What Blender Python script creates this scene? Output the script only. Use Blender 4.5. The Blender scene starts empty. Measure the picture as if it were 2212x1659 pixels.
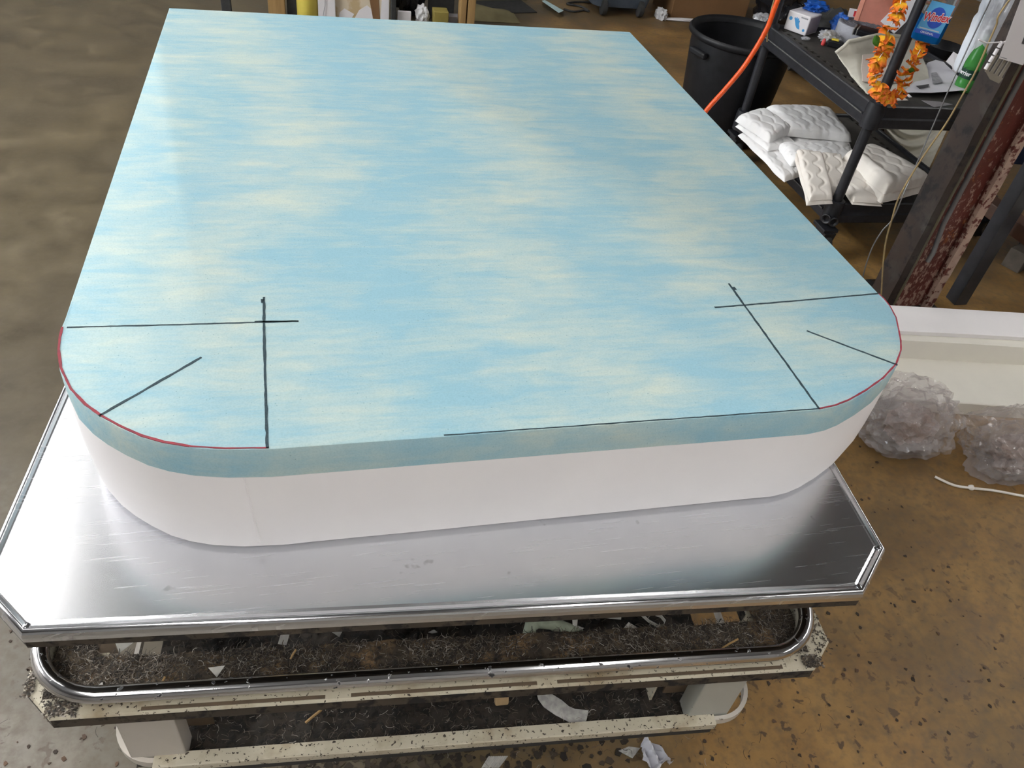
import bpy, bmesh, math, random
from mathutils import Vector, Matrix, noise
random.seed(7)
C = bpy.context.scene
COL = C.collection
PI = math.pi

# ------------------------------------------------------------------ camera, world, exposure
cam_d = bpy.data.cameras.new('camera')
cam = bpy.data.objects.new('camera', cam_d)
COL.objects.link(cam)
cam.matrix_world = Matrix(((0.97107, 0.05531, -0.23228, 0.3152),
                           (-0.20982, 0.66203, -0.71951, -0.6442),
                           (0.11398, 0.74743, 0.65449, 1.6567),
                           (0, 0, 0, 1)))
cam_d.sensor_fit = 'HORIZONTAL'
cam_d.sensor_width = 36.0
cam_d.lens = 36.0 * 1700.94 / 2212.0
cam_d.clip_start = 0.05
cam_d.clip_end = 60
C.camera = cam
C.view_settings.view_transform = 'Standard'
C.view_settings.look = 'None'
C.view_settings.gamma = 1.0
C.view_settings.use_curve_mapping = False
C.view_settings.exposure = 0.50
wd = bpy.data.worlds.new('world')
C.world = wd
wd.use_nodes = True
wd.node_tree.nodes['Background'].inputs[0].default_value = (0.75, 0.85, 1.0, 1)
wd.node_tree.nodes['Background'].inputs[1].default_value = 0.4
# ceiling fluorescents, some unseen ones added as fill: (x, y, tube length along y, strength)
TUBES = [(-1.12, 2.2, 2.4, 6), (-2.6, 2.2, 2.4, 100), (-1.1, -1.4, 2.4, 45), (1.4, -2.2, 2.4, 46), (4.2, -2.2, 2.4, 14), (5.2, .6, 2.4, 34), (1.0, 5.2, 2.4, 26), (-3.4, 2.0, 2.4, 90)]

# ------------------------------------------------------------------ materials
def nodes_of(m):
    m.use_nodes = True
    nt = m.node_tree
    return nt, nt.nodes, nt.links, nt.nodes['Principled BSDF']

def setin(n, k, v):
    if k in n.inputs: n.inputs[k].default_value = v

def tex_coord(nt, scale=(1, 1, 1), loc=(0, 0, 0), rot=(0, 0, 0)):
    tc = nt.nodes.new('ShaderNodeTexCoord'); mp = nt.nodes.new('ShaderNodeMapping')
    nt.links.new(tc.outputs['Object'], mp.inputs['Vector'])
    mp.inputs['Scale'].default_value = scale; mp.inputs['Location'].default_value = loc; mp.inputs['Rotation'].default_value = rot
    return mp.outputs[0]

def noise_n(nt, vec, scale, detail=4, rough=.55, dist=0):
    n = nt.nodes.new('ShaderNodeTexNoise'); n.inputs['Scale'].default_value = scale
    n.inputs['Detail'].default_value = detail; n.inputs['Roughness'].default_value = rough; n.inputs['Distortion'].default_value = dist
    if vec is not None: nt.links.new(vec, n.inputs['Vector'])
    return n.outputs[0]

def ramp(nt, fac, stops):
    r = nt.nodes.new('ShaderNodeValToRGB'); e = r.color_ramp.elements
    while len(e) < len(stops): e.new(.5)
    for i, (p, c) in enumerate(stops):
        e[i].position = p; e[i].color = (c[0], c[1], c[2], 1) if not isinstance(c, (int, float)) else (c, c, c, 1)
    nt.links.new(fac, r.inputs[0])
    return r.outputs[0]

def mixc(nt, fac, a, b, mode='MIX'):
    m = nt.nodes.new('ShaderNodeMix'); m.data_type = 'RGBA'; m.blend_type = mode
    for s, v in ((0, fac), (6, a), (7, b)):
        if hasattr(v, 'is_output'): nt.links.new(v, m.inputs[s])
        elif isinstance(v, (int, float)): m.inputs[s].default_value = v if s == 0 else (v, v, v, 1)
        else: m.inputs[s].default_value = (v[0], v[1], v[2], 1)
    return m.outputs[2]

def math_n(nt, op, a, b=0.0, c=0.0, clamp=False):
    m = nt.nodes.new('ShaderNodeMath'); m.operation = op; m.use_clamp = clamp
    for i, v in enumerate((a, b, c)):
        if hasattr(v, 'is_output'): nt.links.new(v, m.inputs[i])
        else: m.inputs[i].default_value = v
    return m.outputs[0]

def bump(nt, bsdf, h, strength=.3, dist=.002):
    b = nt.nodes.new('ShaderNodeBump'); b.inputs['Strength'].default_value = strength; b.inputs['Distance'].default_value = dist
    nt.links.new(h, b.inputs['Height']); nt.links.new(b.outputs[0], bsdf.inputs['Normal'])

MATS = {}
def mat(name, c1, c2=None, scale=20, rough=.6, metal=0, bmp=0, bscale=60, bdist=.002, spec=.5, lo=.35, hi=.65, vscale=(1, 1, 1), **kw):
    if name in MATS: return MATS[name]
    m = bpy.data.materials.new(name); nt, N, L, b = nodes_of(m)
    setin(b, 'Roughness', rough); setin(b, 'Metallic', metal); setin(b, 'Specular IOR Level', spec)
    if c2 is None: c2 = tuple(v * .82 for v in c1)
    vec = tex_coord(nt, vscale)
    L.new(ramp(nt, noise_n(nt, vec, scale), [(lo, c1), (hi, c2)]), b.inputs['Base Color'])
    if bmp: bump(nt, b, noise_n(nt, vec, bscale), bmp, bdist)
    for k, v in kw.items(): setin(b, k.replace('_', ' '), v)
    MATS[name] = m
    return m

def speck_mat(name, base, base2, dirt, dscale=60, lo=.55, hi=.62, rough=.5, bscale=8, bmp=.2, metal=0, dirt2=None, d2scale=12, d2lo=.5, d2hi=.62):
    """painted metal with chips and grime of its own"""
    m = bpy.data.materials.new(name); nt, N, L, b = nodes_of(m)
    vec = tex_coord(nt)
    col = ramp(nt, noise_n(nt, vec, bscale), [(.35, base), (.65, base2)])
    if dirt2: col = mixc(nt, ramp(nt, noise_n(nt, vec, d2scale, 6), [(d2lo, 0), (d2hi, 1)]), col, dirt2)
    k = ramp(nt, noise_n(nt, vec, dscale, 5, .6), [(lo, 0), (hi, 1)])
    col = mixc(nt, k, col, dirt)
    L.new(col, b.inputs['Base Color'])
    rr = math_n(nt, 'MULTIPLY_ADD', k, .35, rough); L.new(rr, b.inputs['Roughness'])
    if metal: L.new(math_n(nt, 'SUBTRACT', metal, k, clamp=True), b.inputs['Metallic'])
    bump(nt, b, k, bmp, .001)
    MATS[name] = m
    return m

# foam curves: centre line x(y) of the pale bands of the marbled gel foam
BANDS = [
 ([(0.148, 1.431, 0.990), (0.204, 1.140, 0.990), (0.266, 0.949, 0.990), (0.307, 0.784, 0.990), (0.277, 0.622, 0.990), (0.203, 0.501, 0.990), (0.130, 0.398, 0.990), (0.138, 0.305, 0.990), (0.237, 0.177, 0.990), (0.307, 0.027, 0.990)], .10, 1.0),
 ([(0.620, 1.366, 0.990), (0.632, 1.183, 0.990), (0.681, 1.001, 0.990), (0.714, 0.798, 0.990), (0.689, 0.625, 0.990), (0.595, 0.495, 0.990), (0.612, 0.355, 0.990), (0.641, 0.233, 0.990), (0.683, 0.115, 0.990), (0.695, 0.014, 0.990)], .10, 1.0),
 ([(1.050, 1.387, 0.990), (1.045, 1.136, 0.990), (1.075, 0.927, 0.990), (1.118, 0.790, 0.990), (0.982, 0.627, 0.990), (0.934, 0.459, 0.990), (0.959, 0.315, 0.990), (1.014, 0.165, 0.990), (1.079, 0.074, 0.990)], .10, 1.0),
 ([(0.068, 1.387, 0.990), (0.033, 1.001, 0.990), (0.019, 0.737, 0.990), (0.017, 0.546, 0.990), (0.068, 0.400, 0.990), (0.053, 0.247, 0.990), (0.121, 0.084, 0.990)], .085, .7),
]
def gel_material():
    m = bpy.data.materials.new('marbled_gel_foam'); nt, N, L, b = nodes_of(m)
    tc = N.new('ShaderNodeTexCoord'); sep = N.new('ShaderNodeSeparateXYZ'); L.new(tc.outputs['Object'], sep.inputs[0])
    X, Y, Z = sep.outputs
    wob = noise_n(nt, tex_coord(nt, (4, 26, 4)), 1.0, 5, .62, .6)
    xw = math_n(nt, 'ADD', X, math_n(nt, 'MULTIPLY', math_n(nt, 'SUBTRACT', wob, .5), .42))
    yn = math_n(nt, 'DIVIDE', Y, 1.6, clamp=True)
    tot = None
    for pts, w, amp in BANDS:
        fc = N.new('ShaderNodeFloatCurve'); cu = fc.mapping.curves[0]
        ps = sorted((max(0, p[1]) / 1.6, min(1, max(0, p[0] / 1.25))) for p in pts)
        cu.points[0].location = (0, ps[0][1]); cu.points[1].location = (1, ps[-1][1])
        for q in ps: cu.points.new(*q)
        fc.mapping.update()
        L.new(yn, fc.inputs['Value'])
        d = math_n(nt, 'DIVIDE', math_n(nt, 'SUBTRACT', xw, math_n(nt, 'MULTIPLY', fc.outputs[0], 1.25)), w)
        g = math_n(nt, 'MULTIPLY', math_n(nt, 'POWER', 2.718, math_n(nt, 'MULTIPLY', math_n(nt, 'MULTIPLY', d, d), -1)), amp)
        tot = g if tot is None else math_n(nt, 'MAXIMUM', tot, g)
    streak = noise_n(nt, tex_coord(nt, (9, 62, 60)), 1.0, 6, .65, .8)
    blotch = noise_n(nt, tex_coord(nt, (9, 22, 9)), 1.0, 4, .6, .5)
    f = math_n(nt, 'ADD', math_n(nt, 'MULTIPLY', tot, .50), math_n(nt, 'MULTIPLY', math_n(nt, 'SUBTRACT', streak, .5), 1.15))
    f = math_n(nt, 'ADD', f, math_n(nt, 'MULTIPLY', math_n(nt, 'SUBTRACT', blotch, .42), 1.5), clamp=True)
    f = ramp(nt, f, [(.0, 0), (.35, .35), (.95, 1)])
    col = mixc(nt, f, (.290, .495, .585), (.54, .62, .56))
    pore = N.new('ShaderNodeTexVoronoi'); pore.inputs['Scale'].default_value = 130; L.new(tc.outputs['Object'], pore.inputs['Vector'])
    pk = ramp(nt, pore.outputs['Distance'], [(.06, 1), (.13, 0)])
    pk = math_n(nt, 'MULTIPLY', pk, ramp(nt, noise_n(nt, tex_coord(nt, (1, 1, 1)), 60, 2), [(.5, 0), (.56, 1)]))
    col = mixc(nt, math_n(nt, 'MULTIPLY', pk, .55), col, (.10, .22, .28))
    grain = noise_n(nt, tex_coord(nt), 420, 2)
    col = mixc(nt, ramp(nt, grain, [(.3, .16), (.6, 0)]), col, (.12, .25, .30))
    L.new(col, b.inputs['Base Color']); setin(b, 'Roughness', .8); setin(b, 'Specular IOR Level', .25)
    bump(nt, b, math_n(nt, 'SUBTRACT', grain, pk), .25, .0008)
    return m

def steel_material():
    m = bpy.data.materials.new('brushed_stainless'); nt, N, L, b = nodes_of(m)
    setin(b, 'Metallic', 1.0)
    rot = (0, 0, .085)
    br = noise_n(nt, tex_coord(nt, (9, 330, 3), rot=rot), 1.0, 4, .6)
    cl = noise_n(nt, tex_coord(nt), 7, 4, .6)
    L.new(ramp(nt, cl, [(.3, (.79, .80, .82)), (.7, (.71, .725, .76))]), b.inputs['Base Color'])
    L.new(math_n(nt, 'MULTIPLY_ADD', cl, .16, math_n(nt, 'MULTIPLY_ADD', br, .06, .15)), b.inputs['Roughness'])
    sc = None
    for i, a in enumerate((.75, 1.25, 1.75, 2.3)):
        w = noise_n(nt, tex_coord(nt, (9, 420, 4), loc=(i * 3.1, i * 1.7, 0), rot=(0, 0, a)), 1.0, 1, .4)
        k = ramp(nt, w, [(.70, 0), (.75, 1)])
        sc = k if sc is None else math_n(nt, 'MAXIMUM', sc, k)
    base = ramp(nt, cl, [(.3, (.79, .80, .82)), (.7, (.71, .725, .76))])
    base = mixc(nt, math_n(nt, 'MULTIPLY', sc, .16), base, (.95, .95, .96))
    spot = ramp(nt, noise_n(nt, tex_coord(nt, loc=(5, 2, 1)), 26, 3, .5), [(.70, 0), (.73, .6)])
    base = mixc(nt, spot, base, (.42, .42, .44))
    L.new(base, b.inputs['Base Color'])
    rg = math_n(nt, 'MULTIPLY_ADD', cl, .14, math_n(nt, 'MULTIPLY_ADD', br, .05, .14))
    L.new(math_n(nt, 'MULTIPLY_ADD', sc, .06, rg), b.inputs['Roughness'])
    return m

def floor_material():
    m = bpy.data.materials.new('stained_concrete'); nt, N, L, b = nodes_of(m)
    tc = N.new('ShaderNodeTexCoord'); sep = N.new('ShaderNodeSeparateXYZ'); L.new(tc.outputs['Object'], sep.inputs[0])
    big = noise_n(nt, tex_coord(nt), 1.3, 6, .62, .3)
    mid = noise_n(nt, tex_coord(nt), 6, 6, .65, .2)
    fine = noise_n(nt, tex_coord(nt), 40, 5, .6)
    olive = ramp(nt, mid, [(.30, (.054, .041, .021)), (.55, (.092, .071, .038)), (.75, (.135, .107, .063))])
    ochre = ramp(nt, mid, [(.30, (.19, .102, .032)), (.55, (.285, .162, .050)), (.75, (.36, .215, .074))])
    kx = math_n(nt, 'ADD', math_n(nt, 'MULTIPLY', sep.outputs[0], .55), math_n(nt, 'MULTIPLY', math_n(nt, 'SUBTRACT', big, .5), 1.6))
    kx = math_n(nt, 'SUBTRACT', kx, math_n(nt, 'MULTIPLY', sep.outputs[1], .17))
    col = mixc(nt, ramp(nt, kx, [(.1, 0), (.8, 1)]), olive, ochre)
    grey = ramp(nt, math_n(nt, 'ADD', math_n(nt, 'MULTIPLY', math_n(nt, 'ADD', sep.outputs[0], sep.outputs[1]), -.45), math_n(nt, 'MULTIPLY', big, .8)), [(.1, 0), (.7, .85)])
    col = mixc(nt, grey, col, ramp(nt, fine, [(.3, (.19, .17, .145)), (.7, (.27, .25, .22))]))  # paler grey at near left puts the brighter light there into the colour
    dark = ramp(nt, big, [(.38, .65), (.58, 0)])
    col = mixc(nt, math_n(nt, 'MULTIPLY', dark, .8), col, (.050, .040, .025))
    col = mixc(nt, ramp(nt, fine, [(.25, .6), (.55, 0)]), col, (.09, .07, .045))
    # brown flakes and drips
    sp = noise_n(nt, tex_coord(nt, (1, 1, 1)), 34, 5, .55, .4)
    spm = math_n(nt, 'MULTIPLY', ramp(nt, sp, [(.60, 0), (.645, 1)]), ramp(nt, math_n(nt, 'ADD', math_n(nt, 'MULTIPLY', sep.outputs[1], -.55), math_n(nt, 'MULTIPLY', big, .9)), [(-.2, 0.12), (.6, .9)]))
    col = mixc(nt, spm, col, (.055, .034, .02))
    L.new(col, b.inputs['Base Color'])
    L.new(ramp(nt, mid, [(.3, .42), (.7, .62)]), b.inputs['Roughness']); setin(b, 'Specular IOR Level', .45)
    bump(nt, b, fine, .12, .002)
    return m

def column_material():
    m = bpy.data.materials.new('rusted_red_paint'); nt, N, L, b = nodes_of(m)
    v = tex_coord(nt, (1, 1, .35))
    n1 = noise_n(nt, v, 14, 6, .65)
    col = ramp(nt, n1, [(.3, (.062, .014, .010)), (.6, (.12, .026, .018)), (.75, (.15, .048, .025))])
    col = mixc(nt, ramp(nt, noise_n(nt, tex_coord(nt, loc=(3, 1, 2)), 11, 6, .7), [(.60, 0), (.66, 1)]), col, (.30, .10, .02))
    tc = N.new('ShaderNodeTexCoord'); sp = N.new('ShaderNodeSeparateXYZ'); L.new(tc.outputs['Object'], sp.inputs[0])
    low = math_n(nt, 'MULTIPLY_ADD', sp.outputs[2], -.13, .12)
    chip = ramp(nt, math_n(nt, 'ADD', noise_n(nt, tex_coord(nt, (1, 1, .5)), 60, 6, .7), low), [(.60, 0), (.66, 1)])
    col = mixc(nt, math_n(nt, 'MULTIPLY', chip, .8), col, (.38, .26, .20))
    L.new(col, b.inputs['Base Color']); setin(b, 'Roughness', .55)
    bump(nt, b, n1, .4, .003)
    return m

def island_mat(name, stops, rough=.8):
    m = bpy.data.materials.new(name); nt, N, L, b = nodes_of(m)
    g = N.new('ShaderNodeNewGeometry')
    L.new(ramp(nt, g.outputs['Random Per Island'], stops), b.inputs['Base Color']); setin(b, 'Roughness', rough)
    return m

def film_mat(name, tint, a=.5, rough=.12):
    m = bpy.data.materials.new(name); nt, N, L, b = nodes_of(m)
    out = N['Material Output']
    tr = N.new('ShaderNodeBsdfTransparent'); tr.inputs[0].default_value = (.93, .92, .92, 1)
    mx = N.new('ShaderNodeMixShader')
    setin(b, 'Roughness', rough); b.inputs['Base Color'].default_value = (*tint, 1); setin(b, 'Specular IOR Level', 1.0); setin(b, 'Coat Weight', .6)
    L.new(ramp(nt, noise_n(nt, tex_coord(nt), 14, 4), [(.35, a * .6), (.65, a)]), mx.inputs[0])
    L.new(tr.outputs[0], mx.inputs[1]); L.new(b.outputs[0], mx.inputs[2]); L.new(mx.outputs[0], out.inputs['Surface'])
    bump(nt, b, noise_n(nt, tex_coord(nt), 22, 3, .5, 1.0), .35, .012)
    return m

GEL = gel_material(); STEEL = steel_material(); FLOOR = floor_material(); RED = column_material()
WHITE_FOAM = mat('white_foam', (.87, .845, .845), (.84, .815, .82), 6, .85, bmp=.15, bscale=500, bdist=.0006, spec=.2)
CREAM_FOAM = mat('cream_foam', (.80, .77, .69), (.76, .73, .66), 5, .85, bmp=.15, bscale=400, bdist=.0006, spec=.2)
INK = mat('black_marker_ink', (.012, .03, .04), (.03, .06, .075), 300, .6)
REDINK = mat('red_marker_ink', (.30, .030, .045), (.20, .025, .045), 90, .6)
EDGE = mat('polished_steel_edge', (.62, .62, .64), (.5, .5, .52), 30, .16, 1.0)
GRIMEWOOD = speck_mat('grimy_board', (.055, .040, .026), (.032, .025, .018), (.012, .01, .009), 40, .5, .6, .7)
CREAM = speck_mat('chipped_cream_paint', (.50, .46, .36), (.43, .39, .30), (.035, .025, .018), 170, .60, .63, .45, dirt2=(.20, .14, .07), d2scale=9, d2lo=.52, d2hi=.72)
CLEANCREAM = speck_mat('cream_column_paint', (.50, .46, .41), (.45, .42, .37), (.10, .07, .05), 45, .68, .72, .45)
GREYCREAM = speck_mat('grey_column_paint', (.40, .40, .36), (.36, .36, .32), (.10, .07, .05), 45, .70, .74, .45)
CHROME = speck_mat('chipped_chrome', (.75, .75, .76), (.66, .66, .68), (.02, .02, .022), 80, .63, .655, .12, metal=1.0, bmp=.3)
BROWNSTEEL = mat('brown_bracket', (.11, .075, .045), (.07, .05, .03), 30, .6)
DIRT = speck_mat('lint_dust', (.062, .042, .022), (.034, .025, .016), (.018, .014, .011), 60, .45, .6, .9, 25, 1.0, dirt2=(.15, .09, .04), d2scale=18)
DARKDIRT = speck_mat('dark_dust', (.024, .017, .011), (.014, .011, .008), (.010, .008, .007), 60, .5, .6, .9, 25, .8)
FIBER = island_mat('lint_fibres', [(0, (.014, .012, .010)), (.4, (.035, .026, .018)), (.62, (.075, .053, .033)), (.8, (.11, .09, .07)), (.93, (.18, .16, .135)), (1, (.34, .31, .27))])
BLACKPL = mat('black_plastic', (.006, .0065, .008), (.010, .0105, .013), 25, .5, spec=.3, bmp=.15, bscale=200, bdist=.0008)
CARTPL = mat('charcoal_plastic', (.013, .014, .018), (.021, .022, .027), 40, .42, spec=.45, bmp=.2, bscale=260, bdist=.0008)
ORANGE = mat('orange_hose', (.85, .10, .008), (.72, .085, .01), 60, .4)
QUILT = mat('quilted_white_fabric', (.88, .875, .87), (.84, .84, .845), 12, .85, bmp=.25, bscale=300, bdist=.001, spec=.2)
QUILTC = mat('quilted_cream_fabric', (.86, .82, .76), (.80, .75, .69), 12, .85, bmp=.25, bscale=300, bdist=.001, spec=.2)
CANVAS = mat('cream_canvas', (.62, .60, .52), (.55, .53, .46), 15, .85, bmp=.2, bscale=300, bdist=.001, spec=.2)
PINKCANVAS = mat('pinkish_canvas', (.62, .53, .48), (.58, .50, .45), 15, .85, spec=.2)
PAPER = mat('white_paper', (.62, .62, .66), (.56, .56, .61), 8, .7)
PAPERW = mat('bright_paper', (.74, .72, .74), (.70, .68, .71), 8, .7)
GREYPRINT = mat('grey_print', (.20, .20, .22), (.34, .34, .36), 60, .7)
BLACKPRINT = mat('black_print', (.03, .03, .035), (.06, .06, .065), 60, .7)
SCRAP = mat('nonwoven_scrap', (.42, .41, .38), (.28, .27, .26), 90, .9)
SCRAPB = mat('white_scrap', (.50, .49, .45), (.38, .37, .34), 60, .9)
TANFOAM = mat('tan_foam', (.42, .29, .15), (.36, .25, .13), 60, .9)
GREENTUBE = mat('pale_green_fabric', (.30, .33, .25), (.22, .25, .19), 70, .9)
BROWNPAINT = speck_mat('dark_brown_column', (.028, .016, .011), (.016, .010, .008), (.009, .008, .008), 20, .5, .62, .55, dirt2=(.042, .036, .031), d2scale=7, d2lo=.56, d2hi=.70)
CHIPPED = speck_mat('worn_white_edge', (.38, .27, .21), (.30, .20, .16), (.09, .022, .016), 38, .52, .60, .6, bscale=20)
CONDUIT = mat('grey_conduit', (.20, .20, .20), (.14, .14, .145), 10, .35, .4)
OLIVEPIPE = mat('olive_pipe', (.13, .115, .055), (.09, .085, .06), 10, .45)
WIRE = mat('tan_wire', (.34, .25, .11), (.22, .16, .08), 20, .6)
WOOD = mat('raw_wood', (.34, .21, .08), (.25, .15, .055), 4, .7, vscale=(12, 12, 1))
DARKWOOD = mat('dark_wood', (.075, .035, .02), (.045, .022, .014), 4, .6, vscale=(3, 30, 30))
NAVY = mat('navy_fabric', (.008, .014, .045), (.014, .022, .06), 30, .8, bmp=.3, bscale=60, bdist=.01)
ROPE = mat('cream_rope_cloth', (.84, .81, .71), (.78, .75, .65), 30, .9, bmp=.3, bscale=200, bdist=.002)
GLOVEBLUE = mat('blue_nitrile', (.01, .12, .52), (.008, .08, .40), 20, .45)
PRINTBLUE = mat('print_blue', (.05, .30, .62), (.04, .26, .56), 20, .6)
SALMON = mat('salmon_card', (.46, .17, .12), (.40, .15, .105), 30, .6)
SALMONL = mat('salmon_edge', (.62, .26, .18), (.56, .23, .16), 30, .6)
SLATE = mat('slate_card', (.09, .12, .18), (.07, .09, .14), 30, .6)
GREYCARD = mat('grey_card', (.25, .24, .25), (.21, .20, .215), 10, .7)
TAPE = mat('grey_webbing', (.13, .13, .15), (.09, .09, .105), 60, .8, bmp=.4, bscale=150)
TAPEW = mat('pale_webbing', (.42, .43, .47), (.30, .31, .35), 70, .8, vscale=(1, 1, 30))
GLOSSBLACK = mat('gloss_black', (.01, .01, .012), (.015, .015, .018), 10, .12)
SILVER = mat('silver_trim', (.55, .55, .52), (.45, .45, .43), 30, .3, .8)
YELLOW = mat('yellow_plastic', (.75, .58, .05), (.62, .48, .04), 12, .5)
REDPL = mat('red_plastic', (.55, .05, .05), (.45, .04, .04), 20, .45)
BEIGE = mat('beige_foam', (.50, .42, .26), (.40, .33, .19), 30, .8)
CARTON = mat('brown_cardboard', (.20, .105, .042), (.165, .085, .034), 5, .75)
CARTONL = mat('pale_cardboard', (.46, .35, .20), (.60, .52, .40), 6, .8, lo=.45, hi=.52)
OLIVE = mat('olive_board', (.24, .19, .04), (.20, .155, .035), 15, .7)
OLIVECLOTH = mat('olive_cloth', (.17, .145, .07), (.13, .11, .05), 8, .85)
BINGREY = mat('blue_grey_plastic', (.07, .09, .12), (.05, .065, .09), 12, .5)
MATBLACK = mat('black_rubber', (.018, .018, .018), (.03, .03, .03), 30, .75)
PALEBLUE = mat('pale_blue_foam', (.42, .55, .56), (.34, .46, .48), 30, .8)
WHITECLOTH = mat('white_cloth', (.62, .62, .63), (.52, .52, .54), 12, .85, bmp=.5, bscale=30, bdist=.02)
WALLP = mat('grey_wall_paint', (.30, .29, .275), (.25, .24, .23), 3, .8)
CEILP = mat('dark_ceiling', (.20, .20, .20), (.15, .15, .155), 3, .85)
FILM = film_mat('clear_plastic_film', (.74, .69, .67), .24, .07)
FILMW = film_mat('hazy_plastic_film', (.66, .68, .72), .75, .25)
PINKFILL = mat('pinkish_filling', (.45, .26, .19), (.40, .30, .27), 9, .7, bmp=.5, bscale=30, bdist=.02)

def clear_mat(name, col, rough=.04, alpha=.75):
    m = bpy.data.materials.new(name); nt, N, L, b = nodes_of(m)
    vec = tex_coord(nt)
    L.new(ramp(nt, noise_n(nt, vec, 14), [(.3, col), (.7, tuple(v * .85 for v in col))]), b.inputs['Base Color'])
    setin(b, 'Roughness', rough); setin(b, 'Transmission Weight', alpha); setin(b, 'IOR', 1.25)
    return m
BLUELIQ = clear_mat('blue_cleaner_liquid', (.005, .16, .50), alpha=.35)
TEALLIQ = clear_mat('clear_bottle_plastic', (.55, .60, .62), .1, .8)
GREENPET = clear_mat('green_bottle_plastic', (.075, .33, .075), .08, .35)
TEXTRED = mat('print_red', (.62, .02, .03), (.55, .02, .03), 20, .5)
TEXTWHITE = mat('print_white', (.80, .80, .82), (.75, .75, .78), 20, .5)
LABELBLUE = mat('label_sky_blue', (.12, .43, .74), (.10, .37, .68), 25, .4)
LABELDEEP = mat('label_deep_blue', (.03, .09, .50), (.025, .08, .45), 25, .4)
DARKGREEN = mat('dark_green_label', (.008, .05, .03), (.006, .04, .025), 25, .4)
LEAF = mat('garland_leaf', (.06, .20, .015), (.04, .14, .01), 30, .55)
def petal_mat():
    m = bpy.data.materials.new('garland_petal'); nt, N, L, b = nodes_of(m)
    a = N.new('ShaderNodeAttribute'); a.attribute_name = 'tip'
    f = math_n(nt, 'ADD', a.outputs['Fac'], math_n(nt, 'MULTIPLY', math_n(nt, 'SUBTRACT', noise_n(nt, tex_coord(nt), 60, 3), .5), .7), clamp=True)
    L.new(ramp(nt, f, [(.25, (.88, .56, .03)), (.55, (.90, .34, .02)), (.95, (.80, .15, .02))]), b.inputs['Base Color'])
    setin(b, 'Roughness', .65)
    return m
PETAL = petal_mat()
def light_mat(s):
    m = bpy.data.materials.new('fluorescent_tube'); nt, N, L, b = nodes_of(m)
    b.inputs['Base Color'].default_value = (.9, .9, .9, 1); b.inputs['Emission Color'].default_value = (1.0, .985, .96, 1); b.inputs['Emission Strength'].default_value = s
    return m

# ------------------------------------------------------------------ mesh helpers
def tag(o, label=None, cat=None, group=None, kind=None):
    if label: o['label'] = label
    if cat: o['category'] = cat
    if group: o['group'] = group
    if kind: o['kind'] = kind
    return o

def thing(name, label, cat, loc=(0, 0, 0), group=None):
    o = bpy.data.objects.new(name, None); COL.objects.link(o); o.location = loc; o.empty_display_size = .05
    return tag(o, label, cat, group)

def wloc(o):
    v = Vector((0, 0, 0))
    while o is not None: v += o.location; o = o.parent
    return v

def rotm(z=0, x=0, y=0):
    return Matrix.Rotation(z, 3, 'Z') @ Matrix.Rotation(y, 3, 'Y') @ Matrix.Rotation(x, 3, 'X')

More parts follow.
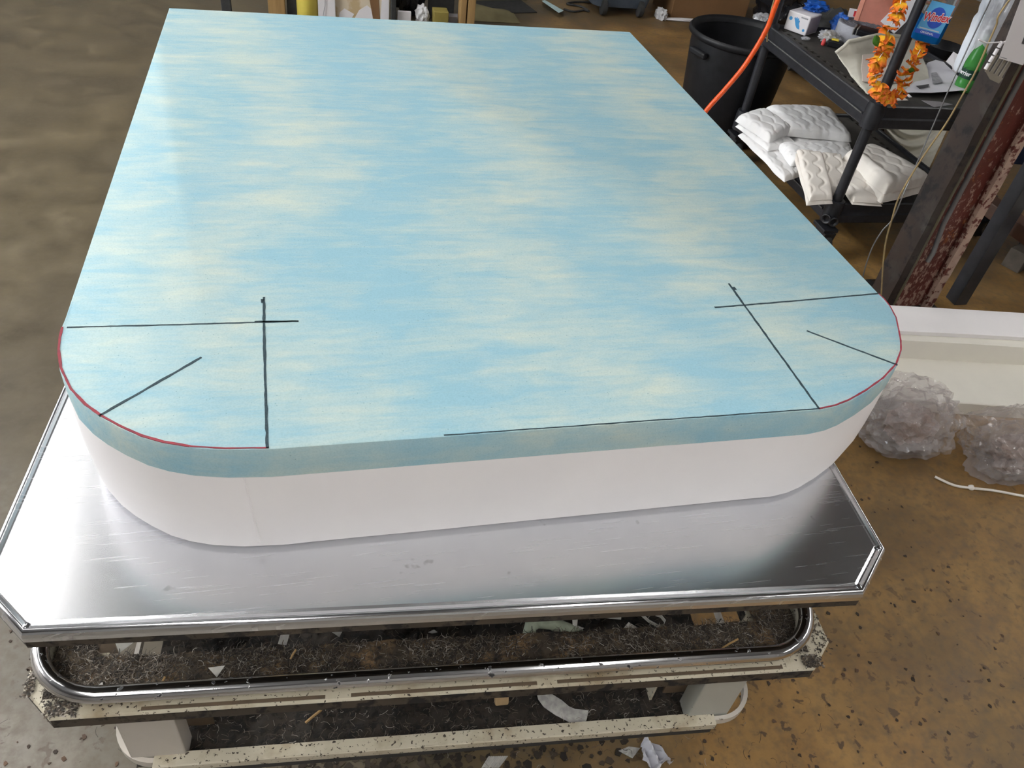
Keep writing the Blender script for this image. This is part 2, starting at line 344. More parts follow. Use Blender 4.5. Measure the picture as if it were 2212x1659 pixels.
class MB:
    def __init__(s): s.v = []; s.f = []
    def add(s, vs, fs):
        k = len(s.v); s.v += [Vector(v) for v in vs]; s.f += [tuple(i + k for i in f) for f in fs]; return s
    def box(s, c, d, rot=None, bev=0):
        hx, hy, hz = d[0] / 2, d[1] / 2, d[2] / 2
        R = rot or Matrix.Identity(3); c = Vector(c)
        if not bev:
            vs = [R @ Vector((x * hx, y * hy, z * hz)) + c for z in (-1, 1) for y in (-1, 1) for x in (-1, 1)]
            return s.add(vs, [(0, 2, 3, 1), (4, 5, 7, 6), (0, 1, 5, 4), (2, 6, 7, 3), (0, 4, 6, 2), (1, 3, 7, 5)])
        bm = bmesh.new(); bmesh.ops.create_cube(bm, size=1, matrix=Matrix.Diagonal((*d, 1)))
        bmesh.ops.bevel(bm, geom=bm.edges[:], offset=bev, segments=2, affect='EDGES', profile=.5)
        bm.verts.index_update()
        r = s.add([R @ v.co + c for v in bm.verts], [[v.index for v in f.verts] for f in bm.faces]); bm.free(); return r
    def tube(s, path, r, n=10, closed=False, cap=True, r2=None):
        P = [Vector(p) for p in path]; m = len(P); k = len(s.v); up = None
        for i, p in enumerate(P):
            a = P[(i - 1) % m] if (closed or i > 0) else P[i]; b = P[(i + 1) % m] if (closed or i < m - 1) else P[i]
            t = (b - a).normalized()
            if up is None: up = t.orthogonal().normalized()
            up = (up - t * up.dot(t)).normalized(); w = t.cross(up)
            rr = r if r2 is None else r + (r2 - r) * i / (m - 1)
            for j in range(n):
                q = 2 * PI * j / n; s.v.append(p + (up * math.cos(q) + w * math.sin(q)) * rr)
        for i in range(m if closed else m - 1):
            for j in range(n):
                a = k + i * n; b = k + ((i + 1) % m) * n
                s.f.append((a + j, a + (j + 1) % n, b + (j + 1) % n, b + j))
        if cap and not closed:
            s.f.append(tuple(k + j for j in reversed(range(n)))); s.f.append(tuple(k + (m - 1) * n + j for j in range(n)))
        return s
    def lathe(s, prof, c, n=32, R=None, cap=True):
        k = len(s.v); c = Vector(c); R = R or Matrix.Identity(3); m = len(prof)
        for r, z in prof:
            for j in range(n):
                q = 2 * PI * j / n; s.v.append(R @ Vector((r * math.cos(q), r * math.sin(q), z)) + c)
        for i in range(m - 1):
            for j in range(n):
                a = k + i * n; b = a + n; s.f.append((a + j, a + (j + 1) % n, b + (j + 1) % n, b + j))
        if cap:
            s.f.append(tuple(k + j for j in reversed(range(n)))); s.f.append(tuple(k + (m - 1) * n + j for j in range(n)))
        return s
    def loops(s, L, cap0=True, cap1=True):
        k = len(s.v); n = len(L[0])
        for l in L: s.v += [Vector(p) for p in l]
        for i in range(len(L) - 1):
            for j in range(n):
                a = k + i * n; b = a + n; s.f.append((a + j, a + (j + 1) % n, b + (j + 1) % n, b + j))
        if cap0: s.f.append(tuple(k + j for j in reversed(range(n))))
        if cap1: s.f.append(tuple(k + (len(L) - 1) * n + j for j in range(n)))
        return s
    def grid(s, fn, nu, nv, closeu=False):
        k = len(s.v)
        for i in range(nu + (0 if closeu else 1)):
            for j in range(nv + 1): s.v.append(Vector(fn(i / nu, j / nv)))
        w = nv + 1; m = nu if closeu else nu + 1
        for i in range(nu):
            for j in range(nv):
                a = k + i * w + j; b = k + ((i + 1) % m) * w + j
                s.f.append((a, b, b + 1, a + 1))
        return s
    def sheet(s, pts, t, sub=0):
        """closed polygon of 3-D points, given thickness along its normal"""
        P = [Vector(p) for p in pts]; n = Vector((0, 0, 0))
        for i in range(len(P)): n += P[i].cross(P[(i + 1) % len(P)])
        n.normalize()
        if n.z < 0: P.reverse(); n = -n
        return s.loops([P, [p + n * t for p in P]])
    def build(s, name, m, parent=None, smooth=None):
        me = bpy.data.meshes.new(name); off = wloc(parent) if parent else Vector((0, 0, 0))
        me.from_pydata([v - off for v in s.v], [], s.f); me.validate()
        bm = bmesh.new(); bm.from_mesh(me); bmesh.ops.recalc_face_normals(bm, faces=bm.faces[:]); bm.to_mesh(me); bm.free()
        me.materials.append(m)
        o = bpy.data.objects.new(name, me); COL.objects.link(o)
        if parent: o.parent = parent
        if smooth:
            for p in me.polygons: p.use_smooth = True
            me.set_sharp_from_angle(angle=math.radians(smooth))
        return o

def single(name, mb, m, label, cat, base, group=None, smooth=None, kind=None):
    """a thing that is one mesh, origin at its base"""
    me_o = mb.build(name, m, None, smooth)
    b = Vector(base)
    for v in me_o.data.vertices: v.co -= b
    me_o.location = b
    return tag(me_o, label, cat, group, kind)

def struct(name, mb, m):
    return tag(mb.build(name, m), kind='structure')

def copy_tree(o, parent=None):
    c = o.copy(); COL.objects.link(c); c.parent = parent
    for ch in list(o.children): copy_tree(ch, c)
    return c

def text_mesh(body, size, shear=0.0, spacing=1.0, bold=0.0):
    cu = bpy.data.curves.new('txt', 'FONT'); cu.body = body; cu.size = size; cu.align_x = 'CENTER'; cu.align_y = 'CENTER'
    cu.shear = shear; cu.space_character = spacing; cu.offset = bold; cu.resolution_u = 3
    o = bpy.data.objects.new('txt', cu); COL.objects.link(o)
    dg = bpy.context.evaluated_depsgraph_get(); dg.update()
    me = bpy.data.meshes.new_from_object(o.evaluated_get(dg))
    vs = [v.co.copy() for v in me.vertices]; fs = [tuple(p.vertices) for p in me.polygons]
    bpy.data.objects.remove(o); bpy.data.curves.remove(cu); bpy.data.meshes.remove(me)
    return vs, fs

def round_rect(u0, u1, v0, v1, r, n=8):
    P = []
    for cx, cy, a0 in ((u1 - r, v0 + r, -PI / 2), (u1 - r, v1 - r, 0), (u0 + r, v1 - r, PI / 2), (u0 + r, v0 + r, PI)):
        for i in range(n + 1):
            a = a0 + PI / 2 * i / n; P.append((cx + r * math.cos(a), cy + r * math.sin(a)))
    return P
def octagon(u0, u1, v0, v1, c):
    return [(u0 + c, v0), (u1 - c, v0), (u1, v0 + c), (u1, v1 - c), (u1 - c, v1), (u0 + c, v1), (u0, v1 - c), (u0, v0 + c)]
def inset(poly, d):
    n = len(poly); out = []
    for i in range(n):
        p0, p1, p2 = Vector(poly[i - 1]), Vector(poly[i]), Vector(poly[(i + 1) % n])
        e1 = (p1 - p0).normalized(); e2 = (p2 - p1).normalized()
        n1 = Vector((-e1.y, e1.x)); n2 = Vector((-e2.y, e2.x))
        k = d / (1 + n1.dot(n2)); out.append(tuple(p1 + (n1 + n2) * k))
    return out
def tw(u, v): return (u * .9964 + v * .0848, -u * .0848 + v * .9964)
def lift(poly, z): return [(*tw(*p), z) for p in poly]
TROT = rotm(-.0849)
def nz(p, s, seed=0.0): return noise.noise(Vector((p[0] * s + seed, p[1] * s - seed, p[2] * s + 2 * seed)))

# ------------------------------------------------------------------ the room
RX0, RX1, RY0, RY1, RH = -4.5, 6.5, -4.5, 7.5, 3.4
struct('floor', MB().box(((RX0 + RX1) / 2, (RY0 + RY1) / 2, -.05), (RX1 - RX0, RY1 - RY0, .1)), FLOOR)
struct('ceiling', MB().box(((RX0 + RX1) / 2, (RY0 + RY1) / 2, RH + .05), (RX1 - RX0, RY1 - RY0, .1)), CEILP)
struct('wall_back', MB().box(((RX0 + RX1) / 2, RY1 + .05, RH / 2), (RX1 - RX0, .1, RH)), WALLP)
struct('wall_front', MB().box(((RX0 + RX1) / 2, RY0 - .05, RH / 2), (RX1 - RX0, .1, RH)), WALLP)
struct('wall_left', MB().box((RX0 - .05, (RY0 + RY1) / 2, RH / 2), (.1, RY1 - RY0, RH)), WALLP)
struct('wall_right', MB().box((RX1 + .05, (RY0 + RY1) / 2, RH / 2), (.1, RY1 - RY0, RH)), WALLP)
LIGHT_LABELS = ['fluorescent strip light above the left edge of the foam mattress', 'fluorescent strip light added as fill left of the mattress', 'fluorescent strip light behind the camera at the left', 'fluorescent strip light behind the camera in the middle', 'fluorescent strip light behind the camera at the right', 'fluorescent strip light added right of the workbench to brighten the draped cloth', 'fluorescent strip light above the far clutter', 'fluorescent strip light nearest the left wall']
for i, (x, y, ln, st) in enumerate(TUBES):
    t = thing('ceiling_light', LIGHT_LABELS[i], 'ceiling light', (x, y, RH), 'fluorescent strip lights on the ceiling')
    MB().box((x, y, RH - .035), (.22, ln + .06, .07), bev=.006).build('housing', mat('white_enamel', (.75, .75, .74)), t)
    lm = light_mat(st)
    for s in (-1, 1):
        MB().tube([(x + s * .055, y - ln / 2, RH - .095), (x + s * .055, y + ln / 2, RH - .095)], .019, 10).build('tube', lm, t, 60)

wn = tag(MB().box((RX0 + .012, 3.6, 1.75), (.02, 3.6, 1.7)).build('fill_window_1', mat('fill_window_backing', (.3, .3, .3))), kind='structure')  # unseen glowing window, added to brighten the quilted pads from the left
dl = bpy.data.materials.new('glowing_fill_pane'); nt, N, L, b = nodes_of(dl)
b.inputs['Base Color'].default_value = (.8, .85, .9, 1); b.inputs['Emission Color'].default_value = (.86, .93, 1, 1); b.inputs['Emission Strength'].default_value = 7.0
for i in range(3):
    MB().box((RX0 + .03, 2.4 + 1.2 * i, 1.75), (.012, 1.12, 1.58)).build('fill_pane', dl, wn)
fr = MB()
for i in range(4): fr.box((RX0 + .035, 1.8 + 1.2 * i, 1.75), (.04, .07, 1.7))
for z in (.92, 2.58): fr.box((RX0 + .035, 3.6, z), (.04, 3.67, .07))
fr.build('fill_window_frame', mat('grey_fill_frame', (.25, .25, .25)), wn)

# ------------------------------------------------------------------ foam mattress
ZT, ZG, ZB = .990, .943, .8003
front_left = [(-.004, .262), (-.005, .243), (-.004, .222), (-.001, .198), (.008, .162), (.026, .122), (.046, .094), (.065, .074), (.087, .055), (.113, .036), (.137, .024), (.166, .014), (.203, .007), (.250, .003)]
front_right = [(.956, .003), (.985, .0075), (1.010, .0155), (1.047, .032), (1.090, .055), (1.130, .083), (1.158, .113), (1.172, .135), (1.184, .158), (1.201, .192), (1.209, .222), (1.211, .243), (1.209, .258)]
outline = front_left + [(.25 + .706 * i / 16, .003) for i in range(1, 16)] + front_right
outline += [(1.209 - .009 * i / 14, .258 + 1.262 * i / 14) for i in range(1, 15)]
outline += [(1.2 - 1.2 * i / 12, 1.520) for i in range(1, 13)]
outline += [(-.004 * i / 14, 1.52 - 1.258 * i / 14) for i in range(1, 14)]
t = thing('foam_mattress', 'thick blue marbled and white foam mattress with rounded corners on the steel table', 'mattress', (.0, .0, ZB))
def at_z(z, k=0.0, wave=0.0):
    cx, cy = .6, .76; out = []
    for x, y in outline:
        d = Vector((x - cx, y - cy)).normalized()
        w = k + wave * nz((x, y, z), 5)
        out.append((x - d.x * w, y - d.y * w, z))
    return out
g = MB()
g.loops([at_z(ZG + .0005), at_z(ZG + .02, -.0004), at_z(ZT - .003), at_z(ZT - .0008, .0006), at_z(ZT, .002)])
g.build('gel_layer', GEL, t, 35)
w = MB()
w.loops([at_z(ZB, .013, .001), at_z(ZB + .006, .006, .001), at_z(ZB + .03, .002, .001), at_z(ZB + .07, .0, .001), at_z(ZB + .11, -.0003, .001), at_z(ZG, 0)])
w.build('base_layer', WHITE_FOAM, t, 35)
# slightly proud cut step on the front face, beside the left marker line
MB().loops([[(.2225, .0075, ZB + .02), (.2262, .0042, ZB + .02), (.2272, .0042, ZB + .02), (.2274, .0075, ZB + .02)],
            [(.2160, .0075, ZG), (.2198, .0042, ZG), (.2206, .0042, ZG), (.2210, .0075, ZG)]]).build('cut_ridge', WHITE_FOAM, t)
def mark(name, pts, wd, m, lab=None, jit=.0006):
    P = []
    for a, b in zip(pts, pts[1:]):
        n = max(2, int((Vector(b) - Vector(a)).length / .008))
        P += [Vector(a).lerp(Vector(b), i / n) for i in range(n)]
    P.append(Vector(pts[-1])); A = []; B = []
    for i, p in enumerate(P):
        d = (P[min(i + 1, len(P) - 1)] - P[max(i - 1, 0)]).normalized(); q = Vector((-d.y, d.x))
        w_ = wd * (.8 + .45 * random.random()); s_ = q * (jit * (random.random() - .5))
        A.append((*(p + q * w_ / 2 + s_), ZT + .0006)); B.append((*(p - q * w_ / 2 + s_), ZT + .0006))
    n = len(A); mb = MB()
    mb.add(A + B + [(x, y, ZT - .0004) for x, y, _ in A] + [(x, y, ZT - .0004) for x, y, _ in B],
           [(i, i + 1, n + i + 1, n + i) for i in range(n - 1)] + [(i, 2 * n + i, 2 * n + i + 1, i + 1) for i in range(n - 1)] + [(n + i, n + i + 1, 3 * n + i + 1, 3 * n + i) for i in range(n - 1)])
    o = mb.build(name, m, t)
    if lab: o['label'] = lab
mark('marker_line', [(.002, .2435), (.12, .241), (.287, .239)], .0022, INK)
mark('marker_line', [(.230, .241), (.287, .239)], .0034, INK)
mark('marker_line', [(.241, .297), (.243, .20), (.2495, .004)], .0032, INK)
mark('marker_line', [(.239, .292), (.239, .283)], .0036, INK)
mark('marker_line', [(.065, .074), (.168, .171)], .0030, INK)
mark('marker_line', [(.903, .236), (1.05, .246), (1.208, .258)], .0028, INK)
mark('marker_line', [(.955, .298), (.956, .004)], .0030, INK)
mark('marker_line', [(.9585, .288), (.9588, .280)], .0050, INK)
mark('marker_line', [(1.027, .170), (1.129, .082)], .0028, INK)
def rim(pts, k=.0024): # follow the cut edge just inside it
    return [(x + (.6 - x) * k, y + (.76 - y) * k * 1.2) for x, y in pts]
mark('marker_line', rim([(.45, .003), (.62, .003), (.80, .003), (.955, .003)]), .0013, INK)
mark('red_marker_line', rim(front_left[1:12]), .0028, REDINK, 'red marker line along the rounded edge', .0002)
mark('red_marker_line', rim(front_left[11:14]), .0016, REDINK, 'thin red marker line along the front edge', .0002)
mark('red_marker_line', rim(front_right[0:9]), .0022, REDINK, 'red marker line along the rounded edge', .0002)
mark('red_marker_line', rim(front_right[8:13]), .0016, REDINK, 'faint red line at the right edge', .0002)

# ------------------------------------------------------------------ steel-topped trolley
tr = thing('trolley', 'worn cream trolley with scratched stainless steel top and chrome bumper rail', 'trolley', (.49, .45, 0))
U0, U1, V0, V1 = -.098, 1.094, -.0775, 1.16
oc = octagon(U0, U1, V0, V1, .07)
tt = MB()
prof = [(.004, .7815), (.0, .7825), (.0, .7900), (.0015, .7950), (.0045, .7985), (.0085, .7990), (.0120, .7975), (.0140, .7972), (.0175, .7987)]
tt.loops([lift(inset(oc, d), z) for d, z in prof])
tt.build('tabletop', STEEL, tr, 4)
MB().loops([lift(inset(oc, d), z) for d, z in ((.0035, .7995 - .006), (.0030, .7985), (.0048, .8000), (.0072, .8000), (.0085, .7985), (.0085, .7940))], False, False).build('edge_bead', EDGE, tr, 50)
MB().loops([lift(inset(oc, d), z) for d, z in ((.012, .7665), (.003, .7675), (.0012, .769), (.0012, .7812), (.004, .7822))]).build('underboard', GRIMEWOOD, tr, 40)
for uv in ((-.024, -.066), (-.086, -.004), (1.02, -.066), (1.082, -.004)):
    x, y = tw(*uv); MB().lathe([(.004, .7985), (.0038, .8000), (.002, .8007)], (x, y, 0), 12).build('rivet', EDGE, tr, 40)
# bumper plate: octagonal ring around an opening
po = octagon(-.097, 1.082, -.072, 1.13, .045)
hi = octagon(-.010, .962, .0105, 1.05, .02)
MB().loops([lift(inset(po, .0015), .5805), lift(po, .583), lift(inset(po, .003), .587), lift(hi, .587), lift(hi, .5805), lift(inset(po, .0015), .5805)], False, False).build('bumper_plate', CREAM, tr, 30)
MB().loops([lift(inset(po, .004), .560), lift(inset(po, .0005), .562), lift(inset(po, .001), .580), lift(hi, .580), lift(hi, .556), lift(inset(po, .004), .560)], False, False).build('plate_edge', GRIMEWOOD, tr, 30)
for ua, ub in ((.06, .30), (.335, .60), (.63, .985)):
    x, y = tw((ua + ub) / 2, -.0655); MB().box((x, y, .5868), (ub - ua, .0055, .0016), TROT, .0004).build('dirt_groove', BROWNSTEEL, tr)
skirt = round_rect(-.079, 1.046, -.052, 1.10, .088)
MB().loops([lift(skirt, .587), lift(skirt, .606), lift(inset(skirt, .006), .606), lift(inset(skirt, .006), .587)], False, False).build('rail_support', CREAM, tr, 40)
rr_ = round_rect(-.083, 1.050, -.056, 1.104, .092, 10)
MB().tube(lift(rr_, .614), .0118, 14, closed=True).build('bumper_rail', CHROME, tr, 60)
# columns and lower frame
for u0, u1, m in ((.015, .092, CLEANCREAM), (.878, .948, GREYCREAM)):
    for v in (-.058, .95):
        x, y = tw((u0 + u1) / 2, v + .018)
        MB().box((x, y, .485), (u1 - u0, .036, .154), TROT, .002).build('column', m, tr)
for u, v in ((.108, -.02), (.862, -.02)):
    b_ = MB()
    c0 = Vector((*tw(u, v), .485))
    ring = [(.0052 * math.cos(a), .0052 * math.sin(a)) for a in [2 * PI * i / 16 for i in range(16)]]
    sq = []
    for a in [2 * PI * i / 16 for i in range(16)]:
        k = min(.020 / max(abs(math.cos(a)), 1e-6), .05 / max(abs(math.sin(a)), 1e-6)); sq.append((k * math.cos(a), k * math.sin(a)))
    L_ = [[c0 + TROT @ Vector((p[0], d, p[1])) for p in q] for q, d in ((ring, 0), (sq, 0), (sq, .003), (ring, .003), (ring, 0))]
    b_.loops(L_, False, False).build('bracket', BROWNSTEEL, tr)
x, y = tw(.822, .0); MB().box((x, y, .49), (.004, .05, .13), TROT).build('bracket', CREAM, tr)['label'] = 'cream edge bracket inside the lower tier'
ch = MB()
for (v0, v1, z0, z1) in ((-.074, -.054, .4245, .4285), (-.0755, -.072, .412, .4275)):
    x, y = tw(.485, (v0 + v1) / 2); ch.box((x, y, (z0 + z1) / 2), (.875, v1 - v0, z1 - z0), TROT, .001)
ch.build('lower_channel', CREAM, tr)
x, y = tw(.485, -.071); MB().box((x, y, .4035), (.87, .004, .016), TROT).build('lower_channel_lip', MATBLACK, tr)
lo = round_rect(-.016, 1.000, -.068, 1.0, .066, 10)
MB().loops([lift(lo, .413), lift(lo, .428), lift(inset(lo, .007), .428), lift(inset(lo, .007), .413), lift(lo, .413)], False, False).build('lower_rail', CLEANCREAM, tr, 40)
lt = octagon(.018, .950, -.070, .98, .03)
MB().loops([lift(lt, .395), lift(lt, .404)]).build('lower_tray', DARKDIRT, tr)
for u in (.20, .76):
    for v in (.30, .75):
        x, y = tw(u, v)
        MB().box((x, y, .27), (.05, .05, .26), TROT, .003).build('leg', CLEANCREAM, tr)
        cst = MB().lathe([(.030, .140), (.034, .128), (.018, .124)], (x, y, 0), 16).build('caster', EDGE, tr, 40)
        MB().box((x, y - .022, .095), (.006, .05, .08), bev=.001).box((x, y + .022, .095), (.006, .05, .08), bev=.001).build('fork', EDGE, cst)
        MB().lathe([(.03, -.016), (.060, -.014), (.0625, 0), (.060, .014), (.03, .016)], (x, y, .0625), 24, rotm(0, PI / 2)).build('wheel', MATBLACK, cst, 40)

# lint and dust (nobody could count it)
def fibres(mb, n, region, zfn, lmin=.006, lmax=.02, wd=.0007, rise=.010):
    for _ in range(n):
        u, v = region(); x, y = tw(u, v); z = zfn(u, v)
        a = random.random() * 2 * PI; ln = random.uniform(lmin, lmax); cv = random.uniform(-3, 3)
        w_ = wd * random.uniform(.6, 1.4); h = random.random() * rise; tl = random.uniform(-.3, .6)
        p = Vector((x, y, z + h * .5)); vs = []
        for i in range(4):
            d = Vector((math.cos(a), math.sin(a), tl * (1 - i * .6))); q = Vector((-math.sin(a), math.cos(a), 0)) * w_ / 2
            vs += [p + q, p - q]; p = p + d * ln / 3; a += cv / 3
        k = len(mb.v); mb.v += vs; mb.f += [(k + 2 * i, k + 2 * i + 1, k + 2 * i + 3, k + 2 * i + 2) for i in range(3)]
def clumpz(u, v): return .594 + .006 * nz((u, v, 0), 18) + .004 * nz((u, v, 1), 50)
bed = MB()
bed.grid(lambda a, b: (*tw(-.066 + 1.10 * a, -.047 + .057 * b), clumpz(-.066 + 1.10 * a, -.047 + .057 * b) + .001), 220, 14)
bed.grid(lambda a, b: (*tw(-.066 + .054 * a, .0105 + .2 * b), clumpz(-.066 + .054 * a, .0105 + .2 * b) + .001), 12, 40)
bed.grid(lambda a, b: (*tw(.964 + .07 * a, .0105 + .2 * b), clumpz(.964 + .07 * a, .0105 + .2 * b) + .001), 14, 40)
lb = single('lint_bed', bed, DIRT, 'brown dust caked on the front ledge inside the chrome rail', 'dust', (.49, -.05, .587), smooth=180, kind='stuff')
lf = MB()
def reg_strip():
    while True:
        u = random.uniform(-.064, 1.03); v = random.uniform(-.046, .009)
        if .5 + .9 * nz((u, v, 3), 12) + (.25 if u < .3 or u > .72 else 0) > random.random(): return u, v
def reg_side():
    return (random.uniform(-.064, -.012), random.uniform(.01, .12)) if random.random() < .4 else (random.uniform(.965, 1.03), random.uniform(.01, .14))
fibres(lf, 8500, reg_strip, clumpz, .004, .016, .0008)
fibres(lf, 1800, reg_side, clumpz)
def reg_out():
    return random.choice([(random.uniform(1.048, 1.078), random.uniform(-.05, .06)), (random.uniform(-.094, -.084), random.uniform(-.04, .02)), (random.uniform(-.06, -.02), random.uniform(-.07, -.05)), (random.uniform(1.02, 1.05), random.uniform(-.07, -.05))])
fibres(lf, 900, reg_out, lambda u, v: .588, .0015, .005, .0022, .006)
single('lint', lf, FIBER, 'curly grey and brown lint fibres on the upper ledge of the trolley', 'lint', (.49, -.05, .587), kind='stuff')
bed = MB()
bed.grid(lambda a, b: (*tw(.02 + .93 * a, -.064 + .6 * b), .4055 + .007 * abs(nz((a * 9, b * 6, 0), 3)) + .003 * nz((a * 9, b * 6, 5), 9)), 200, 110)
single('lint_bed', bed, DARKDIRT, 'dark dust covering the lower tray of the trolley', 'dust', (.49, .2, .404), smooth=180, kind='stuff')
lf = MB()
fibres(lf, 3600, lambda: (random.uniform(.03, .94), -.06 + .42 * random.random() ** 1.6), lambda u, v: .409, .005, .018)
single('lint', lf, FIBER, 'curly lint fibres scattered over the dark lower tray', 'lint', (.49, .1, .404), kind='stuff')

# scraps on the trolley
def scrap(name, label, cat, pts, m, t_=.0012, bend=0.0, group=None):
    b = Vector((0, 0, 0))
    for p in pts: b += Vector(p)
    b /= len(pts); b.z = min(p[2] for p in pts)
    return single(name, MB().sheet(pts, t_), m, label, cat, b, group)
def flat(px, z): return [(p[0], p[1], z) for p in px]
scrap('paper_scrap', 'small pale triangular scrap standing in the lint of the upper ledge', 'scrap', [(.139, -.034, .606), (.161, -.034, .606), (.150, -.046, .5985)], SCRAPB)
scrap('paper_scrap', 'white triangular scrap hanging in the gap under the left of the tabletop', 'scrap', [(0.010, 0.031, 0.600), (0.041, 0.028, 0.600), (0.016, 0.017, 0.588)], SCRAPB)
scrap('cardboard_flap', 'brown cardboard flap in the gap beside the white triangular scrap', 'scrap', [(-0.011, 0.033, 0.598), (0.009, 0.031, 0.598), (0.014, 0.019, 0.585), (-0.014, 0.021, 0.585)], BROWNSTEEL)
scrap('paper_scrap', 'small grey square scrap leaning in the dark gap left of centre', 'scrap', [(0.235, 0.008, 0.600), (0.247, 0.005, 0.600), (0.242, -0.004, 0.588), (0.230, -0.000, 0.588)], SCRAP)
scrap('paper_scrap', 'dim grey triangular scrap in the gap, right of the square one', 'scrap', [(0.303, 0.040, 0.540), (0.324, 0.039, 0.540), (0.317, 0.030, 0.535)], SCRAP)
scrap('paper_scrap', 'flat pale chip lying in the middle of the dark gap', 'scrap', [(0.458, 0.039, 0.500), (0.468, 0.042, 0.500), (0.473, 0.037, 0.500), (0.464, 0.036, 0.500)], SCRAP)
def arc(a, b, h, n=14):
    A, B = Vector(a), Vector(b)
    return [A.lerp(B, i / n) + Vector((0, 0, h * math.sin(PI * i / n))) for i in range(n + 1)]
P_ = [(0.600, -0.035, 0.580), (0.605, -0.023, 0.585), (0.616, -0.020, 0.590), (0.636, -0.025, 0.590), (0.653, -0.035, 0.588), (0.668, -0.038, 0.580), (0.681, -0.037, 0.570)]
single('fabric_tube', MB().tube(P_, .0105, 12), GREENTUBE, 'pale green padded fabric loop in the gap under the tabletop', 'fabric scrap', (.63, .03, .57), smooth=60)
def ribbed(name, label, quad, m, n=9, t_=.0015):
    a, b, c, d = [Vector(q) for q in quad]
    base = (a + b + c + d) / 4; base.z = min(q.z for q in (a, b, c, d))
    r = thing(name, label, 'tape scrap', base)
    MB().sheet([a, b, c, d], t_).build('backing', m, r)
    nrm = (b - a).cross(d - a).normalized()
    if nrm.z < 0: nrm = -nrm
    for i in range(n):
        f = (i + .5) / n; p, q = a.lerp(b, f), d.lerp(c, f); dv = (b - a) / n * .28
        MB().loops([[p - dv + nrm * t_, p + dv + nrm * t_, q + dv + nrm * t_, q - dv + nrm * t_], [p - dv * .5 + nrm * (t_ + .0012), p + dv * .5 + nrm * (t_ + .0012), q + dv * .5 + nrm * (t_ + .0012), q - dv * .5 + nrm * (t_ + .0012)]]).build('rib', m, r)
ribbed('ribbed_tape', 'ribbed beige tape scrap lying beside the green fabric loop', [(0.651, -0.018, 0.585), (0.688, -0.037, 0.583), (0.679, -0.040, 0.578), (0.647, -0.024, 0.580)], SCRAP)
scrap('paper_scrap', 'short white strip hanging over the ribbed tape under the tabletop', 'scrap', [(0.670, -0.024, 0.596), (0.679, -0.024, 0.596), (0.675, -0.039, 0.586), (0.669, -0.037, 0.586)], SCRAPB)
scrap('paper_scrap', 'white strip along the underside of the tabletop near the white loop', 'scrap', [(0.714, -0.025, 0.590), (0.751, -0.028, 0.590), (0.749, -0.034, 0.588), (0.732, -0.030, 0.588)], SCRAPB)
scrap('paper_scrap', 'white folded triangle between strip and white loop in the gap', 'scrap', [(0.750, -0.046, 0.580), (0.759, -0.041, 0.590), (0.775, -0.047, 0.580), (0.773, -0.049, 0.578)], SCRAPB)
rb = MB(); P_ = [(0.784, -0.031, 0.590), (0.794, -0.042, 0.586), (0.806, -0.050, 0.583), (0.815, -0.052, 0.583), (0.820, -0.046, 0.586), (0.815, -0.039, 0.590), (0.807, -0.036, 0.592)]
P_ = [Vector(p) for p in P_]
A_ = []
for i in range(len(P_) - 1):
    for j in range(4): A_.append(P_[i].lerp(P_[i + 1], j / 4))
A_.append(P_[-1])
rb.loops([[p + Vector((-.0005, 0, -.0035)), p + Vector((.0005, 0, -.0035)), p + Vector((.0005, 0, .0035)), p + Vector((-.0005, 0, .0035))] for p in A_])
single('ribbon_loop', rb, SCRAPB, 'white ribbon loop in the gap under the right of the tabletop', 'ribbon', (.81, .03, .575))
MBt = MB(); c = Vector((0.571, -0.050, 0.412))
MBt.box(c + Vector((0, 0, .008)), (.023, .012, .022), rotm(-.05, -.5), .003)
single('foam_cube', MBt, TANFOAM, 'small tan foam cube on the dark lower tray', 'foam scrap', c)
pts = [(0.632, -0.044, 0.415), (0.643, -0.044, 0.415), (0.657, -0.054, 0.414), (0.671, -0.067, 0.414), (0.680, -0.079, 0.414), (0.689, -0.085, 0.414), (0.711, -0.091, 0.414), (0.704, -0.104, 0.414), (0.695, -0.119, 0.414), (0.675, -0.106, 0.414), (0.654, -0.090, 0.414), (0.638, -0.074, 0.415), (0.632, -0.060, 0.415)]
scrap('fabric_strip', 'curved grey nonwoven fabric strip lying on the lower tray', 'fabric scrap', pts, SCRAP)
ribbed('ribbed_tape', 'ribbed white tape scrap behind the lower cream channel', [(0.572, -0.103, 0.428), (0.591, -0.108, 0.424), (0.584, -0.115, 0.415), (0.562, -0.112, 0.415)], SCRAPB, 7)
def splinter(px0, px1, r, label):
    a, b = Vector(px0), Vector(px1)
    single('wood_splinter', MB().tube([a, a.lerp(b, .5) + Vector((0, 0, .001)), b], r, 5), WOOD, label, 'splinter', (a + b) / 2 - Vector((0, 0, r)))
splinter((0.258, -0.039, 0.413), (0.283, -0.023, 0.416), .0022, 'thin wood splinter on the lower tray left of the foam cube')
splinter((0.078, -0.052, 0.602), (0.084, -0.039, 0.606), .0016, 'tan wood splinter at the left of the upper ledge')
splinter((0.248, -0.035, 0.602), (0.256, -0.024, 0.606), .0016, 'tan wood splinter near the middle of the upper ledge')
splinter((0.884, -0.113, 0.604), (0.914, -0.104, 0.608), .0015, 'brown wood splinter at the right of the upper ledge')
scrap('paper_scrap', 'tiny white torn scrap at the left of the upper ledge beside the rail', 'scrap', [(-0.002, -0.040, 0.604), (0.005, -0.034, 0.604), (0.007, -0.040, 0.603), (0.002, -0.042, 0.603)], SCRAPB)
scrap('paper_scrap', 'small round white chip on the lower tray near the left column', 'scrap', [(0.110, -0.008, 0.414), (0.114, -0.007, 0.414), (0.117, -0.010, 0.414), (0.113, -0.012, 0.414)], SCRAPB)

